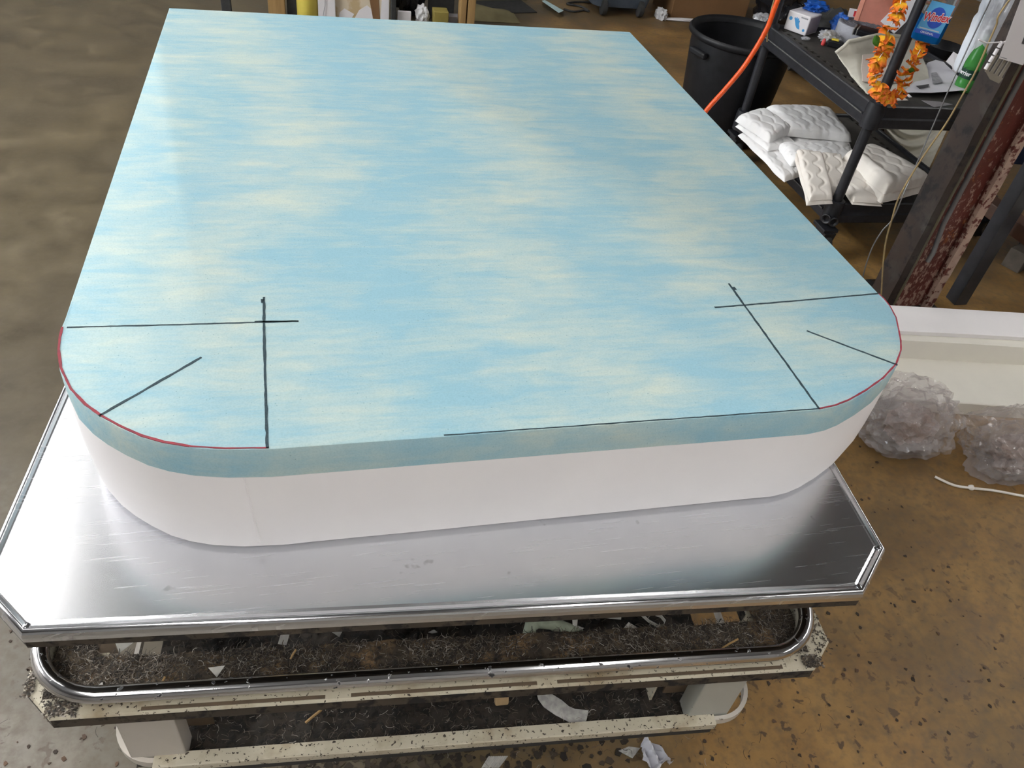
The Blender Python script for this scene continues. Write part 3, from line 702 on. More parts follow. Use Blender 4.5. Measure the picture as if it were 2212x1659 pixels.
# ------------------------------------------------------------------ litter on the floor
ribbed('ribbed_tape', 'ribbed white tape scrap on the floor under the trolley front', [(0.604, 0.030, 0.003), (0.645, 0.024, 0.003), (0.622, 0.004, 0.003), (0.586, 0.010, 0.003)], SCRAPB, 9)
scrap('paper_scrap', 'grey square scrap on the floor under the right of the trolley', 'scrap', flat([(0.881, -0.003, 0.002), (0.906, 0.002, 0.002), (0.930, -0.005, 0.002), (0.906, -0.023, 0.002)], .002), SCRAP)
cr = MB()
A0, B0 = Vector((0.927, -0.017, 0.004)), Vector((0.981, -0.048, 0.004))
cr.grid(lambda a, b: A0.lerp(B0, a) + Vector((.012 * (b - .5), .06 * (b - .5) * (.6 + .6 * math.sin(a * 5)), .012 + .012 * math.sin(a * 14 + b * 5) + .006 * math.sin(b * 19))), 24, 10)
single('crumpled_wrapper', cr, PAPER, 'crumpled white wrapper on the floor right of the grey square scrap', 'wrapper', (A0 + B0) / 2 - Vector((0, 0, .004)), smooth=25)
fl = MB()
for _ in range(520):
    q = random.random()
    if q < .55: x, y = random.uniform(-.75, .0), random.uniform(-.25, .6)
    else: x, y = random.uniform(1.0, 2.0), random.uniform(-.35, .8)
    r = random.uniform(.002, .007); a0 = random.random() * 6
    P = [(x + r * random.uniform(.4, 1.2) * math.cos(a0 + k * 1.05), y + r * random.uniform(.4, 1.2) * math.sin(a0 + k * 1.05)) for k in range(6)]
    fl.loops([[(a, b, .0003) for a, b in P], [(a, b, .0013) for a, b in P]], False, True)
fd = MB()  # dust and fluff whose dark colour also stands in for the trolley's shade
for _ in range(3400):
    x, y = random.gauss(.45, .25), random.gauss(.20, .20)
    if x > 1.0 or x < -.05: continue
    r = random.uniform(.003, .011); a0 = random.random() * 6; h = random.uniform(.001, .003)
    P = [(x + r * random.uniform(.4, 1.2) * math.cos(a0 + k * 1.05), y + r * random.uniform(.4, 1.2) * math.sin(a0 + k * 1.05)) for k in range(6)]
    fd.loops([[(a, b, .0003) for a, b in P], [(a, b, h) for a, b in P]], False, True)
single('floor_dust_shade', fd, island_mat('floor_dust_shade', [(0, (.014, .010, .007)), (.6, (.028, .020, .013)), (1, (.06, .042, .026))], .95), 'dark dust and fluff under the trolley, also darkening the floor as its shade', 'dust', (.45, .2, 0), kind='stuff')
ff = MB()
fibres(ff, 1500, lambda: (random.gauss(.5, .36), random.gauss(.15, .22)), lambda u, v: .003, .008, .03, .0008, .006)
single('lint', ff, FIBER, 'loose lint fibres on the floor under the trolley front', 'lint', (.45, .1, 0), kind='stuff')
single('rust_flakes', fl, island_mat('rust_flake', [(0, (.02, .013, .008)), (.6, (.05, .03, .018)), (1, (.10, .055, .03))]), 'scattered brown flakes on the concrete floor around the trolley', 'flakes', (.5, 0, 0), kind='stuff')

# ------------------------------------------------------------------ steel column with its conduits
cx0, cx1, cy0, cy1 = 2.435, 2.655, 1.45, 1.545
col = thing('steel_column', 'rust red and dark brown steel column standing behind the white foam slabs', 'column', (2.56, 1.51, 0))
def long_plate(x0, x1, y0, y1, z0=0.0, z1=RH, nx=4, nz_=90, amp=.0015):
    mb = MB(); per = []
    ax = [(x0 + (x1 - x0) * i / nx, y0) for i in range(nx)] + [(x1, y0 + (y1 - y0) * i / nx) for i in range(nx)] + [(x1 - (x1 - x0) * i / nx, y1) for i in range(nx)] + [(x0, y1 - (y1 - y0) * i / nx) for i in range(nx)]
    L_ = []
    for k in range(nz_ + 1):
        z = z0 + (z1 - z0) * k / nz_
        L_.append([(x + amp * nz((x, y, z), 14), y + amp * nz((x, y, z), 14, 7), z) for x, y in ax])
    return mb.loops(L_)
long_plate(cx0, cx0 + .016, cy0, cy1).build('flange', BROWNPAINT, col, 40)['label'] = 'dark brown flange'
long_plate(cx1 - .016, cx1, cy0, cy1).build('flange', RED, col, 40)['label'] = 'rust red flange'
long_plate(cx0 + .016, cx1 - .016, cy0 + .028, cy0 + .038).build('web', RED, col, 40)
long_plate(cx1 - .030, cx1 + .004, cy0 - .010, cy0 + .008, amp=.003).build('flange_edge', CHIPPED, col, 40)['label'] = 'worn white front edge of the flange'
long_plate(cx0 - .002, cx0 + .030, cy0 - .012, cy0 + .004, amp=.003).build('flange_lip', BROWNPAINT, col, 40)
MB().box((2.56, 1.51, .012), (.30, .32, .024), bev=.004).build('base_plate', BROWNPAINT, col)
MB().tube([(2.492, 1.464, .03), (2.492, 1.464, 1.2), (2.492, 1.464, 2.2), (2.492, 1.464, RH)], .0085, 12).build('conduit', OLIVEPIPE, col, 60)['label'] = 'olive brown conduit'
MB().tube([(2.534, 1.452, .25), (2.534, 1.448, .285), (2.526, 1.462, .40), (2.524, 1.465, 1.2), (2.524, 1.465, RH)], .0088, 12).build('conduit', CONDUIT, col, 60)['label'] = 'grey conduit'
MB().tube([(2.470, 1.455, .02), (2.470, 1.455, .6), (2.470, 1.455, 1.1), (2.470, 1.455, RH)], .0055, 8).build('cable', CONDUIT, col, 60)

def wire(name, label, pts, r, m, base):
    P = [Vector(p) for p in pts]; Q = []
    for i in range(len(P) - 1):
        p0 = P[max(i - 1, 0)]; p1 = P[i]; p2 = P[i + 1]; p3 = P[min(i + 2, len(P) - 1)]
        for k in range(8):
            t_ = k / 8
            Q.append(.5 * ((2 * p1) + (p2 - p0) * t_ + (2 * p0 - 5 * p1 + 4 * p2 - p3) * t_ * t_ + (3 * p1 - p0 - 3 * p2 + p3) * t_ ** 3))
    Q.append(P[-1])
    return single(name, MB().tube(Q, r, 8), m, label, 'cable', base, smooth=60)
wire('hanging_wire', 'thin tan wire hanging down the left side of the steel column', [(2.40, 1.40, 1.5), (2.266, 1.390, 1.169), (2.265, 1.390, 1.094), (2.272, 1.390, 0.974), (2.268, 1.390, 0.911), (2.268, 1.400, 0.804), (2.250, 1.410, 0.674), (2.244, 1.420, 0.543), (2.257, 1.420, 0.455), (2.303, 1.430, 0.307), (2.44, 1.44, .004)], .0028, WIRE, (2.44, 1.44, 0))
wire('hanging_wire', 'thin grey wire beside the tan wire at the foot of the steel column', [(2.455, 1.66, 1.3), (2.452, 1.655, .9), (2.282, 1.450, 0.562), (2.289, 1.450, 0.437), (2.269, 1.450, 0.382), (2.262, 1.450, 0.305), (2.293, 1.460, 0.178), (2.36, 1.47, .003)], .0022, CONDUIT, (2.36, 1.47, 0))

# sheet of paper and clear plastic rack hanging on the column
p = thing('paper_notice', 'white paper notice with a dark picture hung on the steel column', 'notice', (2.365, 1.360, 0.989))
q4 = [Vector((2.301, 1.360, 1.019)), Vector((2.399, 1.360, 1.002)), Vector((2.373, 1.360, 1.159)), Vector((2.275, 1.360, 1.176))]
e = q4[3] - q4[0]; q4[3] = q4[0] + e * 1.6; q4[2] = q4[1] + e * 1.6
MB().loops([q4, [v + Vector((.001, .0016, 0)) for v in q4]]).build('sheet', PAPERW, p)
def onp(a, b, d=-.0012): return q4[0].lerp(q4[1], a).lerp(q4[3].lerp(q4[2], a), b) + Vector((d * .5, d, 0))
MB().loops([[onp(a, b) for a, b in ((.62, .22), (1, .22), (1, .52), (.62, .52))], [onp(a, b, -.0004) for a, b in ((.62, .22), (1, .22), (1, .52), (.62, .52))]]).build('picture', BLACKPRINT, p)
MB().loops([[onp(a, b) for a, b in ((.03, .015), (.30, .015), (.30, .022), (.03, .022))], [onp(a, b, -.0004) for a, b in ((.03, .015), (.30, .015), (.30, .022), (.03, .022))]]).build('printed_line', GREYPRINT, p)
rk = thing('plastic_rack', 'clear plastic clip rack with white rollers tied to the steel column', 'rack', (2.340, 1.375, 0.940))
a0, a1 = Vector((2.284, 1.372, 0.981)), Vector((2.295, 1.372, 1.065)); dr = (a1 - a0)
for i in range(4):
    MB().tube([a0 + dr * (i / 4 + .02), a0 + dr * (i / 4 + .22)], .0055, 10).build('roller', SILVER if False else PAPERW, rk, 50)
side = (Vector((2.364, 1.372, 0.954)) - Vector((2.283, 1.372, 0.974)))
cl = clear_mat('clear_rack_plastic', (.62, .58, .50), .15, .6)
for i in range(4):
    b0 = a0 + side * (.12 + .24 * i) + Vector((0, .004, -.006))
    MB().loops([[b0, b0 + side * .12, b0 + side * .12 + Vector((0, .004, 0)), b0 + Vector((0, .004, 0))], [q + dr * .62 for q in (b0, b0 + side * .12, b0 + side * .12 + Vector((0, .004, 0)), b0 + Vector((0, .004, 0)))]]).build('tooth', cl, rk)
MB().sheet([a0 + Vector((0, .004, .0)), a0 + side * 1.05 + Vector((0, .004, -.004)), a0 + side * 1.0 + Vector((0, .006, -.022)), a0 + side * .5 + Vector((0, .006, -.02)), a0 + side * .3 + Vector((0, .006, -.012))], .003).build('plate', cl, rk)
MB().tube([a1 - dr * .1, a1 + side * .3 + dr * .12, a1 + side * .6 + dr * .02], .003, 8).build('hook', PAPERW, rk, 50)
MB().tube([a1 - dr * .05, a1 - dr * .05 - side * .6 - dr * .2, a1 - side * 1.0 - dr * .25], .0022, 8).build('tie', PAPERW, rk, 50)

# ------------------------------------------------------------------ white foam slabs on the floor
def slab(name, label, cx, cy, z0, L_, W_, H_, a, m, curve=0.0, rough=.0015):
    R_ = rotm(a); mb = MB(); c = Vector((cx, cy, 0)); prof = [(-.5, 0), (.5, 0), (.5, .5), (.5, .94), (.49, 1), (.2, 1), (-.1, 1), (-.3, 1), (-.49, 1), (-.5, .94), (-.5, .5)]
    Ls = []
    for i in range(25):
        s = i / 24 - .5; l = []
        for v, h in prof:
            x = s * L_; y = v * W_ + curve * s * s; z = z0 + h * H_
            q = R_ @ Vector((x, y, 0)) + c; q.z = z + rough * nz((x, y, z), 4) * (1 if h > .1 else 0); l.append(q)
        Ls.append(l)
    mb.loops(Ls)
    return single(name, mb, m, label, 'foam', (cx, cy, z0), smooth=40)
slab('foam_slab', 'wide low white foam slab on the floor behind the plastic bags', 2.82, .975, 0, 2.2, .31, .05, -.20, CREAM_FOAM, -.10)
slab('foam_slab', 'tall cream foam slab on the floor behind the wide low slab', 2.86, 1.155, 0, 2.2, .20, .128, -.165, CREAM_FOAM, -.05)
slab('foam_slab', 'thin bluish white foam strip lying on top of the tall slab', 2.86, 1.175, .129, 2.2, .155, .016, -.150, WHITE_FOAM, -.05)

# ------------------------------------------------------------------ clear plastic bags
def bag(name, label, c, s, seed, fill, base):
    r = thing(name, label, 'bag', base); c = Vector(c)
    def shell(sub, grow, shift, sharp, zmin):
        bm = bmesh.new(); bmesh.ops.create_icosphere(bm, subdivisions=sub, radius=1); vs = []
        for v in bm.verts:
            d = v.co.normalized(); q = Vector(d) + Vector((nz(d, 2.1, seed), nz(d, 2.1, seed + 4), nz(d, 2.1, seed + 7))) * .7
            n1 = nz(d, 1.3, seed); f1 = abs(nz(q, 1.5, seed + 3)); f2 = abs(nz(q, 3.1, seed + 9)); f3 = abs(nz(q, 7, seed + 13))
            k = grow * (1.04 + .26 * n1 - sharp * (.42 * f1 + .20 * f2 + .045 * f3))
            p = Vector((d.x * s[0], d.y * s[1], d.z * s[2])) * k + c + Vector(shift); p.z = max(p.z, zmin + .003 * f3); vs.append(p)
        mb = MB().add(vs, [[v.index for v in f.verts] for f in bm.faces]); bm.free(); return mb
    shell(5, 1.0, (0, 0, 0), 1.0, .004).build('film', FILM, r, 14)
    shell(4, .80, (.01, -.005, -.02), 1.2, .008).build('inner_film', FILM, r, 10)
    shell(4, .52, (.02, -.01, -.03), 1.2, .010).build('contents', fill, r, 30)
    return r
FILL1 = mat('crumpled_pinkish_film', (.34, .22, .17), (.36, .31, .29), 7, .35, bmp=.8, bscale=28, bdist=.02)
bag('plastic_bag', 'large crumpled clear plastic bag on the floor against the low foam slab', (2.095, .80, .105), (.165, .145, .135), 1.0, FILL1, (2.10, .80, 0))
bag('plastic_bag', 'smaller crumpled clear bag on the floor to the right of the large one', (2.41, .665, .08), (.20, .135, .115), 6.0, FILL1, (2.36, .69, 0))
wire('knotted_string', 'knotted white cord on the floor in front of the plastic bags', [(2.126, 0.637, 0.006), (2.167, 0.599, 0.005), (2.214, 0.583, 0.005), (2.292, 0.562, 0.005), (2.373, 0.531, 0.005), (2.477, 0.495, 0.005)], .0042, QUILTC, (2.220, 0.586, 0.000))
kn = Vector((2.216, 0.581, 0.008)); single('cord_knot', MB().lathe([(.002, -.008), (.009, -.004), (.010, .002), (.004, .009)], kn, 10), QUILTC, 'small white knot in the cord in front of the bags', 'knot', kn - Vector((0, 0, .008)), smooth=60)

# ------------------------------------------------------------------ black utility cart
X0, X1, Y0, Y1 = 2.38, 3.10, 1.88, 2.84
cart = thing('utility_cart', 'black plastic utility cart with three trays behind the foam mattress', 'cart', ((X0 + X1) / 2, (Y0 + Y1) / 2, 0))
def tray(zt, deck=True):
    tz = MB(); r = .05
    o = round_rect(X0, X1, Y0, Y1, r, 6)
    z3 = lambda q, z: [(x, y, z) for x, y in q]
    tz.loops([z3(inset(o, .012), zt - .085), z3(inset(o, .004), zt - .085), z3(o, zt - .080), z3(o, zt - .048), z3(inset(o, .010), zt - .044), z3(inset(o, .012), zt - .004), z3(inset(o, .016), zt), z3(inset(o, .026), zt), z3(inset(o, .030), zt - .004), z3(inset(o, .034), zt - .020)], False, False)
    tr_ = tz.build('tray', CARTPL, cart, 30)
    d = MB(); xa, xb, ya, yb = X0 + .03, X1 - .03, Y0 + .03, Y1 - .03
    zz = zt - .018
    for xs0, xs1 in ((xa, xa + .046), (xa + .066, xb - .066), (xb - .046, xb)):
        d.box(((xs0 + xs1) / 2, (ya + yb) / 2, zz), (xs1 - xs0, yb - ya, .008))
    n = 16
    for xs in (xa + .056, xb - .056):
        for i in range(n + 1):
            d.box((xs, ya + (yb - ya) * i / n, zz), (.022, .020, .008))
    d.box(((xa + xb) / 2, (ya + yb) / 2, zz - .012), (.05, yb - ya, .016))
    if deck: d.build('slotted_deck', mat('dusty_plastic', (.045, .041, .035), (.028, .026, .024), 25, .7), tr_)
    MB().box((X0 - .0008, (Y0 + Y1) / 2, zt - .046), (.003, Y1 - Y0 - .12, .005), bev=.001).build('worn_ledge_highlight', mat('worn_highlight_plastic', (.13, .13, .125), (.07, .07, .07), 60, .6), tr_)  # thin pale strip: worn grey, with the ledge's highlight put into its colour
    for x in (X0 + .032, X1 - .032):
        for y in (Y0 + .032, Y1 - .032):
            MB().lathe([(.026, zt - .092), (.037, zt - .088), (.037, zt - .02), (.034, zt + .008), (.029, zt + .010), (.026, zt + .010)], (x, y, 0), 20).build('socket', CARTPL, tr_, 40)
for zt in (.245, .655, 1.20): tray(zt, zt < 1)
for x in (X0 + .032, X1 - .032):
    for y in (Y0 + .032, Y1 - .032):
        MB().tube([(x, y, .15), (x, y, 1.205)], .0205, 18).build('post', CARTPL, cart, 60)
        cs = MB().box((x, y, .128), (.07, .09, .016), bev=.003).build('caster', CARTPL, cart)
        MB().loops([[(x - .026, y - .05, .12), (x + .026, y - .05, .12), (x + .026, y + .03, .12), (x - .026, y + .03, .12)], [(x - .024, y - .042, .055), (x + .024, y - .042, .055), (x + .024, y + .0, .055), (x - .024, y + .0, .055)]]).build('fork', CARTPL, cs)
        MB().lathe([(.02, -.017), (.052, -.015), (.055, -.006), (.055, .006), (.052, .015), (.02, .017)], (x, y - .02, .0555), 24, rotm(0, 0, PI / 2)).build('wheel', MATBLACK, cs, 40)
# round recessed socket plugs on the near corner of the bottom tray
for ang, h in ((-2.5, .18), (-1.75, .175)):
    c = Vector((X0 + .032 + .042 * math.cos(ang), Y0 + .032 + .042 * math.sin(ang), h))
    MB().lathe([(.010, -.002), (.019, -.002), (.021, .006), (.018, .008), (.013, .006), (.010, .0)], c, 18, rotm(ang) @ rotm(0, 0, PI / 2), cap=False).build('corner_ring', CARTPL, cart, 50)

# ------------------------------------------------------------------ black rubbish bin and orange hose
cb = Vector((2.46, 3.11, 0))
bn = thing('rubbish_bin', 'tall round black plastic bin on the floor behind the cart', 'bin', cb)
MB().lathe([(.0, .012), (.205, .012), (.212, .03), (.250, .45), (.254, .505)], cb, 48, cap=False).lathe([(.0, .001), (.205, .0), (.214, .01), (.256, .45), (.258, .505)], cb, 48, cap=False).build('body', BLACKPL, bn, 40)
MB().lathe([(.250, .498), (.254, .512), (.262, .526), (.272, .528), (.279, .520), (.279, .505), (.270, .496), (.262, .492), (.250, .498)], cb, 56, cap=False).build('rim', BLACKPL, bn, 50)
for a in (.55, 3.4):
    c = cb + Vector((.268 * math.cos(a), .268 * math.sin(a), .44)); MB().box(c, (.03, .12, .03), rotm(a), .008).build('handle', BLACKPL, bn)
wire('orange_hose', 'bright orange hose hanging down in front of the black bin', [(2.26, 2.45, RH), (2.25, 2.45, 2.2), (2.225, 2.45, 1.3), (2.185, 2.450, 0.856), (2.175, 2.450, 0.738), (2.128, 2.450, 0.595), (2.066, 2.450, 0.484), (2.007, 2.450, 0.390), (1.93, 2.45, .22), (1.82, 2.43, .06), (1.70, 2.36, .014), (1.52, 2.2, .013), (1.45, 1.95, .013)], .0105, ORANGE, (1.7, 2.36, 0))
wire('cart_string', 'thin tan string hanging beside the left post of the cart', [(2.342, 2.740, 0.780), (2.339, 2.730, 0.724), (2.350, 2.730, 0.662), (2.366, 2.730, 0.606)], .003, WIRE, (2.367, 2.730, 0.602))

# ------------------------------------------------------------------ quilted pads on the bottom tray
def bil(c, u, v):
    a, b, d, e = [Vector((q[0], q[1])) for q in c]
    return a.lerp(b, u).lerp(e.lerp(d, u), v)
def pad(name, label, corners, z0, hs, m, seed, scal=.055, roll=0.0, depth=.005, group=None, sag=None):
    """a folded quilted cover: each fold is one puffy layer; corners run round the footprint"""
    c = [Vector((q[0], q[1])) for q in corners]; ctr = sum(c, Vector((0, 0))) / 4
    r = thing(name, label, 'quilted pad', (ctr.x, ctr.y, z0), group)
    z = z0
    LU = (c[1] - c[0]).length; LV = (c[3] - c[0]).length
    for k, h in enumerate(hs):
        ins = .012 * (random.random() - .2) + .004 * k
        def top(u, v, h=h, z=z, k=k, ins=ins):
            uu = .5 + (u - .5) * (1 - 2 * ins / LU); vv = .5 + (v - .5) * (1 - 2 * ins / LV)
            p = bil(c, uu, vv); U = abs(2 * u - 1); V = abs(2 * v - 1)
            e = (max(0, 1 - U ** 7) ** .34) * (max(0, 1 - V ** 9) ** .30)
            X, Y = uu * LU, vv * LV
            row = Y / scal; ri = math.floor(row); xx = X / (scal * 1.6) + .5 * (ri % 2)
            sc_ = abs((row - ri) - .55 * abs(math.sin(PI * xx)) ) 
            st = math.exp(-(sc_ / .10) ** 2)
            zz = z + h * e * (1 + .10 * nz((X, Y, seed), 7)) - depth * st * e + .006 * nz((X, Y, seed + 5), 5) * e
            zz += roll * math.exp(-((v - .12) / .10) ** 2) * e
            if sag: zz += sag(u, v)
            x = p.x + .008 * nz((X, Y, seed + k), 9); y = p.y + .008 * nz((X, Y, seed + k + 9), 9)
            return (x, y, zz)
        def bot(u, v):
            x, y, _ = top(u, v); return (x, y, z + .0005 + (sag(u, v) if sag else 0))
        mb = MB(); mb.grid(top, 44, 36)
        mb.grid(bot, 44, 36)
        w_ = 37
        for i in range(44):
            for j in (0, 36):
                a = i * w_ + j; b = a + w_; o = 45 * w_; mb.f.append((a, b, b + o, a + o))
        for j in range(36):
            for i in (0, 44):
                a = i * w_ + j; b = a + 1; o = 45 * w_; mb.f.append((a, b, b + o, a + o))
        mb.build('fold', m, r, 60)
        z += h * .97
    return r
ZD = .225
G_ = 'folded quilted pads on the bottom tray of the cart'
# low stack at the left (three folds show at its near end)
pad('quilted_pad', 'white quilted pad lowest in the left stack, drooping over the tray edge', [(2.235, 2.53), (2.245, 2.06), (2.375, 2.13), (2.43, 2.56)], .248, [.030], QUILT, 3, group=G_)
pad('quilted_pad', 'thin folded white pad in the middle of the left stack', [(2.225, 2.56), (2.275, 2.29), (2.46, 2.36), (2.42, 2.66)], .277, [.022], QUILT, 8, group=G_)
pad('quilted_pad', 'puffy white folded pad topmost of the left stack on the cart', [(2.222, 2.57), (2.285, 2.325), (2.465, 2.43), (2.41, 2.675)], .299, [.044], QUILT, 13, group=G_)
pad('quilted_pad', 'flat white pad lying under the highest quilted pad at the back', [(2.47, 2.69), (2.46, 2.37), (2.76, 2.36), (2.78, 2.69)], .248, [.022, .026], QUILT, 22, group=G_)
pad('quilted_pad', 'highest white quilted pad with scalloped stitching, at the back of the tray', [(2.435, 2.70), (2.425, 2.41), (2.735, 2.365), (2.80, 2.715)], .297, [.046], QUILT, 27, group=G_)
pad('quilted_pad', 'wide white quilted pad in the middle of the tray', [(2.335, 2.345), (2.31, 2.15), (2.63, 2.165), (2.715, 2.355)], .250, [.028, .042], QUILT, 33, group=G_)
slope = lambda u, v: .048 * (1 - u) ** 1.3
pad('quilted_pad', 'cream quilted pad hanging over the tray edge left of the front post', [(2.345, 2.22), (2.245, 1.865), (2.378, 1.885), (2.46, 2.18)], .250, [.016, .026], QUILTC, 41, group=G_, sag=lambda u, v: .060 * (1 - u))
pad('quilted_pad', 'narrow cream quilted strip just behind the front post', [(2.45, 2.19), (2.365, 1.95), (2.475, 1.945), (2.55, 2.17)], .250, [.016, .030], QUILTC, 44, group=G_, sag=lambda u, v: .052 * (1 - u))
pad('quilted_pad', 'cream folded pad right of the front post, under the rolled one', [(2.47, 2.16), (2.447, 1.872), (2.61, 1.85), (2.58, 2.14)], .250, [.012, .024], QUILTC, 47, group=G_, sag=lambda u, v: .045 * (1 - u))
pad('quilted_pad', 'large rolled cream pad with its open end towards the steel column', [(2.545, 2.165), (2.565, 1.845), (2.87, 1.945), (2.755, 2.29)], .272, [.036, .052], QUILTC, 53, roll=.012, group=G_)

# ------------------------------------------------------------------ things on the middle tray
ZD = .642
def obox(r, name, c, d, rot, m, bev=.002): return MB().box(c, d, rot, bev).build(name, m, r)
# box of disposable gloves
gb = thing('glove_box', 'white box of disposable gloves with a blue hand print on the cart', 'box', (2.62, 2.80, ZD))
ga = math.atan2(-.085, .055); GR = rotm(ga)
gf = Vector((2.503, 2.757, ZD)); gn = GR @ Vector((0, 1, 0)); ge = GR @ Vector((1, 0, 0))
W_, H_, D_ = .112, .082, .11
gc = gf + gn * D_ / 2 + Vector((0, 0, H_ / 2 + .002))
obox(gb, 'carton', gc, (W_, D_, H_), GR, PAPERW, .004)
def on_front(x, z, d=.0008): return gf + ge * x + Vector((0, 0, z + .002)) - gn * d
hand = [(-.020, .018), (-.006, .020), (.004, .030), (.012, .045), (.020, .058), (.016, .062), (.011, .056), (.010, .064), (.005, .063), (.003, .056), (0, .062), (-.004, .060), (-.004, .052), (-.008, .055), (-.011, .051), (-.010, .040), (-.016, .030)]
MB().loops([[on_front(-x * 1.0, z) for x, z in hand], [on_front(-x * 1.0, z, .0001) for x, z in hand]]).build('hand_print', PRINTBLUE, gb)
for x, z, r_ in ((-.036, .052, .008), (.040, .020, .006)):
    rg = [(x + r_ * math.cos(a * PI / 8), z + r_ * math.sin(a * PI / 8)) for a in range(16)]
    MB().loops([[on_front(a, b) for a, b in rg], [on_front(a, b, .0001) for a, b in rg]]).build('round_print', PRINTBLUE, gb)
rg = [(.012, .066), (.046, .066), (.046, .072), (.012, .072)]
MB().loops([[on_front(a, b) for a, b in rg], [on_front(a, b, .0001) for a, b in rg]]).build('printed_line', GREYPRINT, gb)
obox(gb, 'end_panel', gc + ge * (W_ / 2 + .0006), (.0012, D_ * .9, H_ * .86), GR, mat('mauve_card', (.20, .17, .22), (.25, .22, .26), 9, .6), .0004)
def crumple(name, c, s, m, seed, parent=None, label=None, cat=None, zmin=None, sub=4, amp=.3, fr=2.6):
    bm = bmesh.new(); bmesh.ops.create_icosphere(bm, subdivisions=sub, radius=1); vs = []
    for v in bm.verts:
        d = v.co.normalized(); k = 1 + amp * nz(d, fr, seed) + amp * .8 * (abs(nz(d, fr * 2.2, seed + 5)) - .3)
        p = Vector((d.x * s[0], d.y * s[1], d.z * s[2])) * k + Vector(c)
        if zmin is not None: p.z = max(p.z, zmin + .001 * (1 + d.x))
        vs.append(p)
    mb = MB().add(vs, [[v.index for v in f.verts] for f in bm.faces]); bm.free()
    if parent: return mb.build(name, m, parent, 40)
    return single(name, mb, m, label, cat, (c[0], c[1], zmin if zmin is not None else c[2] - s[2]), smooth=40)
crumple('blue_glove', gc + Vector((.055, .02, .062)), (.055, .05, .024), GLOVEBLUE, 3, label='crumpled blue disposable glove bulging from the top of the glove box', cat='glove', zmin=gc.z + H_ / 2 + .001, amp=.5, fr=2.2)
crumple('blue_glove', Vector((2.735, 2.775, ZD + .045)), (.035, .05, .044), GLOVEBLUE, 11, label='blue glove hanging between the glove box and the salmon box', cat='glove', zmin=ZD, amp=.4)
# salmon box leaning back
SB = rotm(-.55) @ rotm(0, -.35)
sb = thing('salmon_box', 'salmon pink cardboard box with slate blue side leaning on the cart', 'box', (2.86, 2.75, ZD))
sc0 = Vector((2.88, 2.755, ZD + .128))
obox(sb, 'carton', sc0, (.155, .06, .22), SB, SLATE)
obox(sb, 'lid', sc0 + SB @ Vector((.0, -.036, .0)), (.160, .016, .222), SB, SALMON)
obox(sb, 'lid_edge', sc0 + SB @ Vector((-.072, -.0455, .0)), (.020, .003, .222), SB, SALMONL, .0008)
MB().loops([[sc0 + SB @ Vector((x, y, z)) for x, z in ((-.02, .03), (.02, .03), (.02, .033), (-.02, .033))] for y in (-.0448, -.0442)]).build('printed_line', SALMONL, sb)
# webbing roll
rl = thing('webbing_roll', 'coil of grey webbing lying flat on the middle cart tray', 'roll', (2.838, 2.758, 0.634))
rc = Vector((2.782, 2.685, 0.660)); rc.z = 0
RR = .102
for i in range(9):
    r0, r1 = .022 + (RR - .022) * i / 9, .022 + (RR - .022) * (i + 1) / 9 - .0012
    z1 = ZD + .074 + .0015 * (i % 2)
    MB().lathe([(r0, ZD), (r1, ZD), (r1, z1), (r1 - .001, z1 + .001), (r0, z1 + .001), (r0, ZD)], rc, 48, cap=False).build('coil', TAPE if i < 8 else TAPEW, rl, 40)
q = thing('paper_label', 'white label with red print lying at the back of the webbing roll', 'label', rc + Vector((0, .09, ZD + .05)))
lc = rc + Vector((.045, .100, ZD + .086)); LR = rotm(-.5, .9)
obox(q, 'card', lc, (.10, .045, .0016), LR, PAPERW, .0004)
obox(q, 'red_print', lc + LR @ Vector((-.01, 0, .0012)), (.032, .026, .0008), LR, TEXTRED, .0002)
ph = thing('card_case', 'glossy black case with two silver clips lying on the webbing roll', 'case', rc + Vector((.05, .02, ZD + .058)))
pc = Vector((2.701, 2.513, 0.733)); pc.z = ZD + .091; PR = rotm(-.75, .12)
obox(ph, 'body', pc, (.115, .068, .026), PR, GLOSSBLACK, .006)
for dx in (-.054, -.040):
    obox(ph, 'clip', pc + PR @ Vector((dx, -.012, .002)), (.006, .046, .030), PR, SILVER, .002)
# small things in front of the glove box
cb_ = (2.605, 2.676, 0.655)
crumple('small_bag', (2.615, 2.645, ZD + .026), (.050, .040, .026), FILMW, 21, label='small clear bag of beige bits between glove box and webbing roll', cat='bag', zmin=ZD, amp=.35)
crumple('beige_lump', (2.63, 2.665, ZD + .024), (.034, .028, .022), BEIGE, 25, label='beige lump inside the small clear bag on the cart', cat='foam scrap', zmin=ZD + .001, sub=3)
mb = MB().lathe([(.003, 0), (.0085, .002), (.0095, .012), (.007, .024), (.003, .030)], (2.565, 2.60, ZD), 14)
single('red_cap', mb, REDPL, 'small red cap standing on the cart by the webbing roll', 'cap', (2.565, 2.60, ZD), smooth=50)
yl = thing('tape_measure', 'black and yellow plastic gadget in front of the webbing roll', 'tool', (2.615, 2.585, ZD))
obox(yl, 'body', (2.615, 2.585, ZD + .014), (.07, .035, .028), rotm(-.6), BLACKPL, .006)
obox(yl, 'yellow_cap', (2.612, 2.589, ZD + .030), (.032, .020, .008), rotm(-.6), YELLOW, .003)
crumple('film_scrap', (2.51, 2.66, ZD + .008), (.022, .012, .008), FILMW, 31, label='twist of clear film on the slotted tray edge', cat='film', zmin=ZD, sub=3)
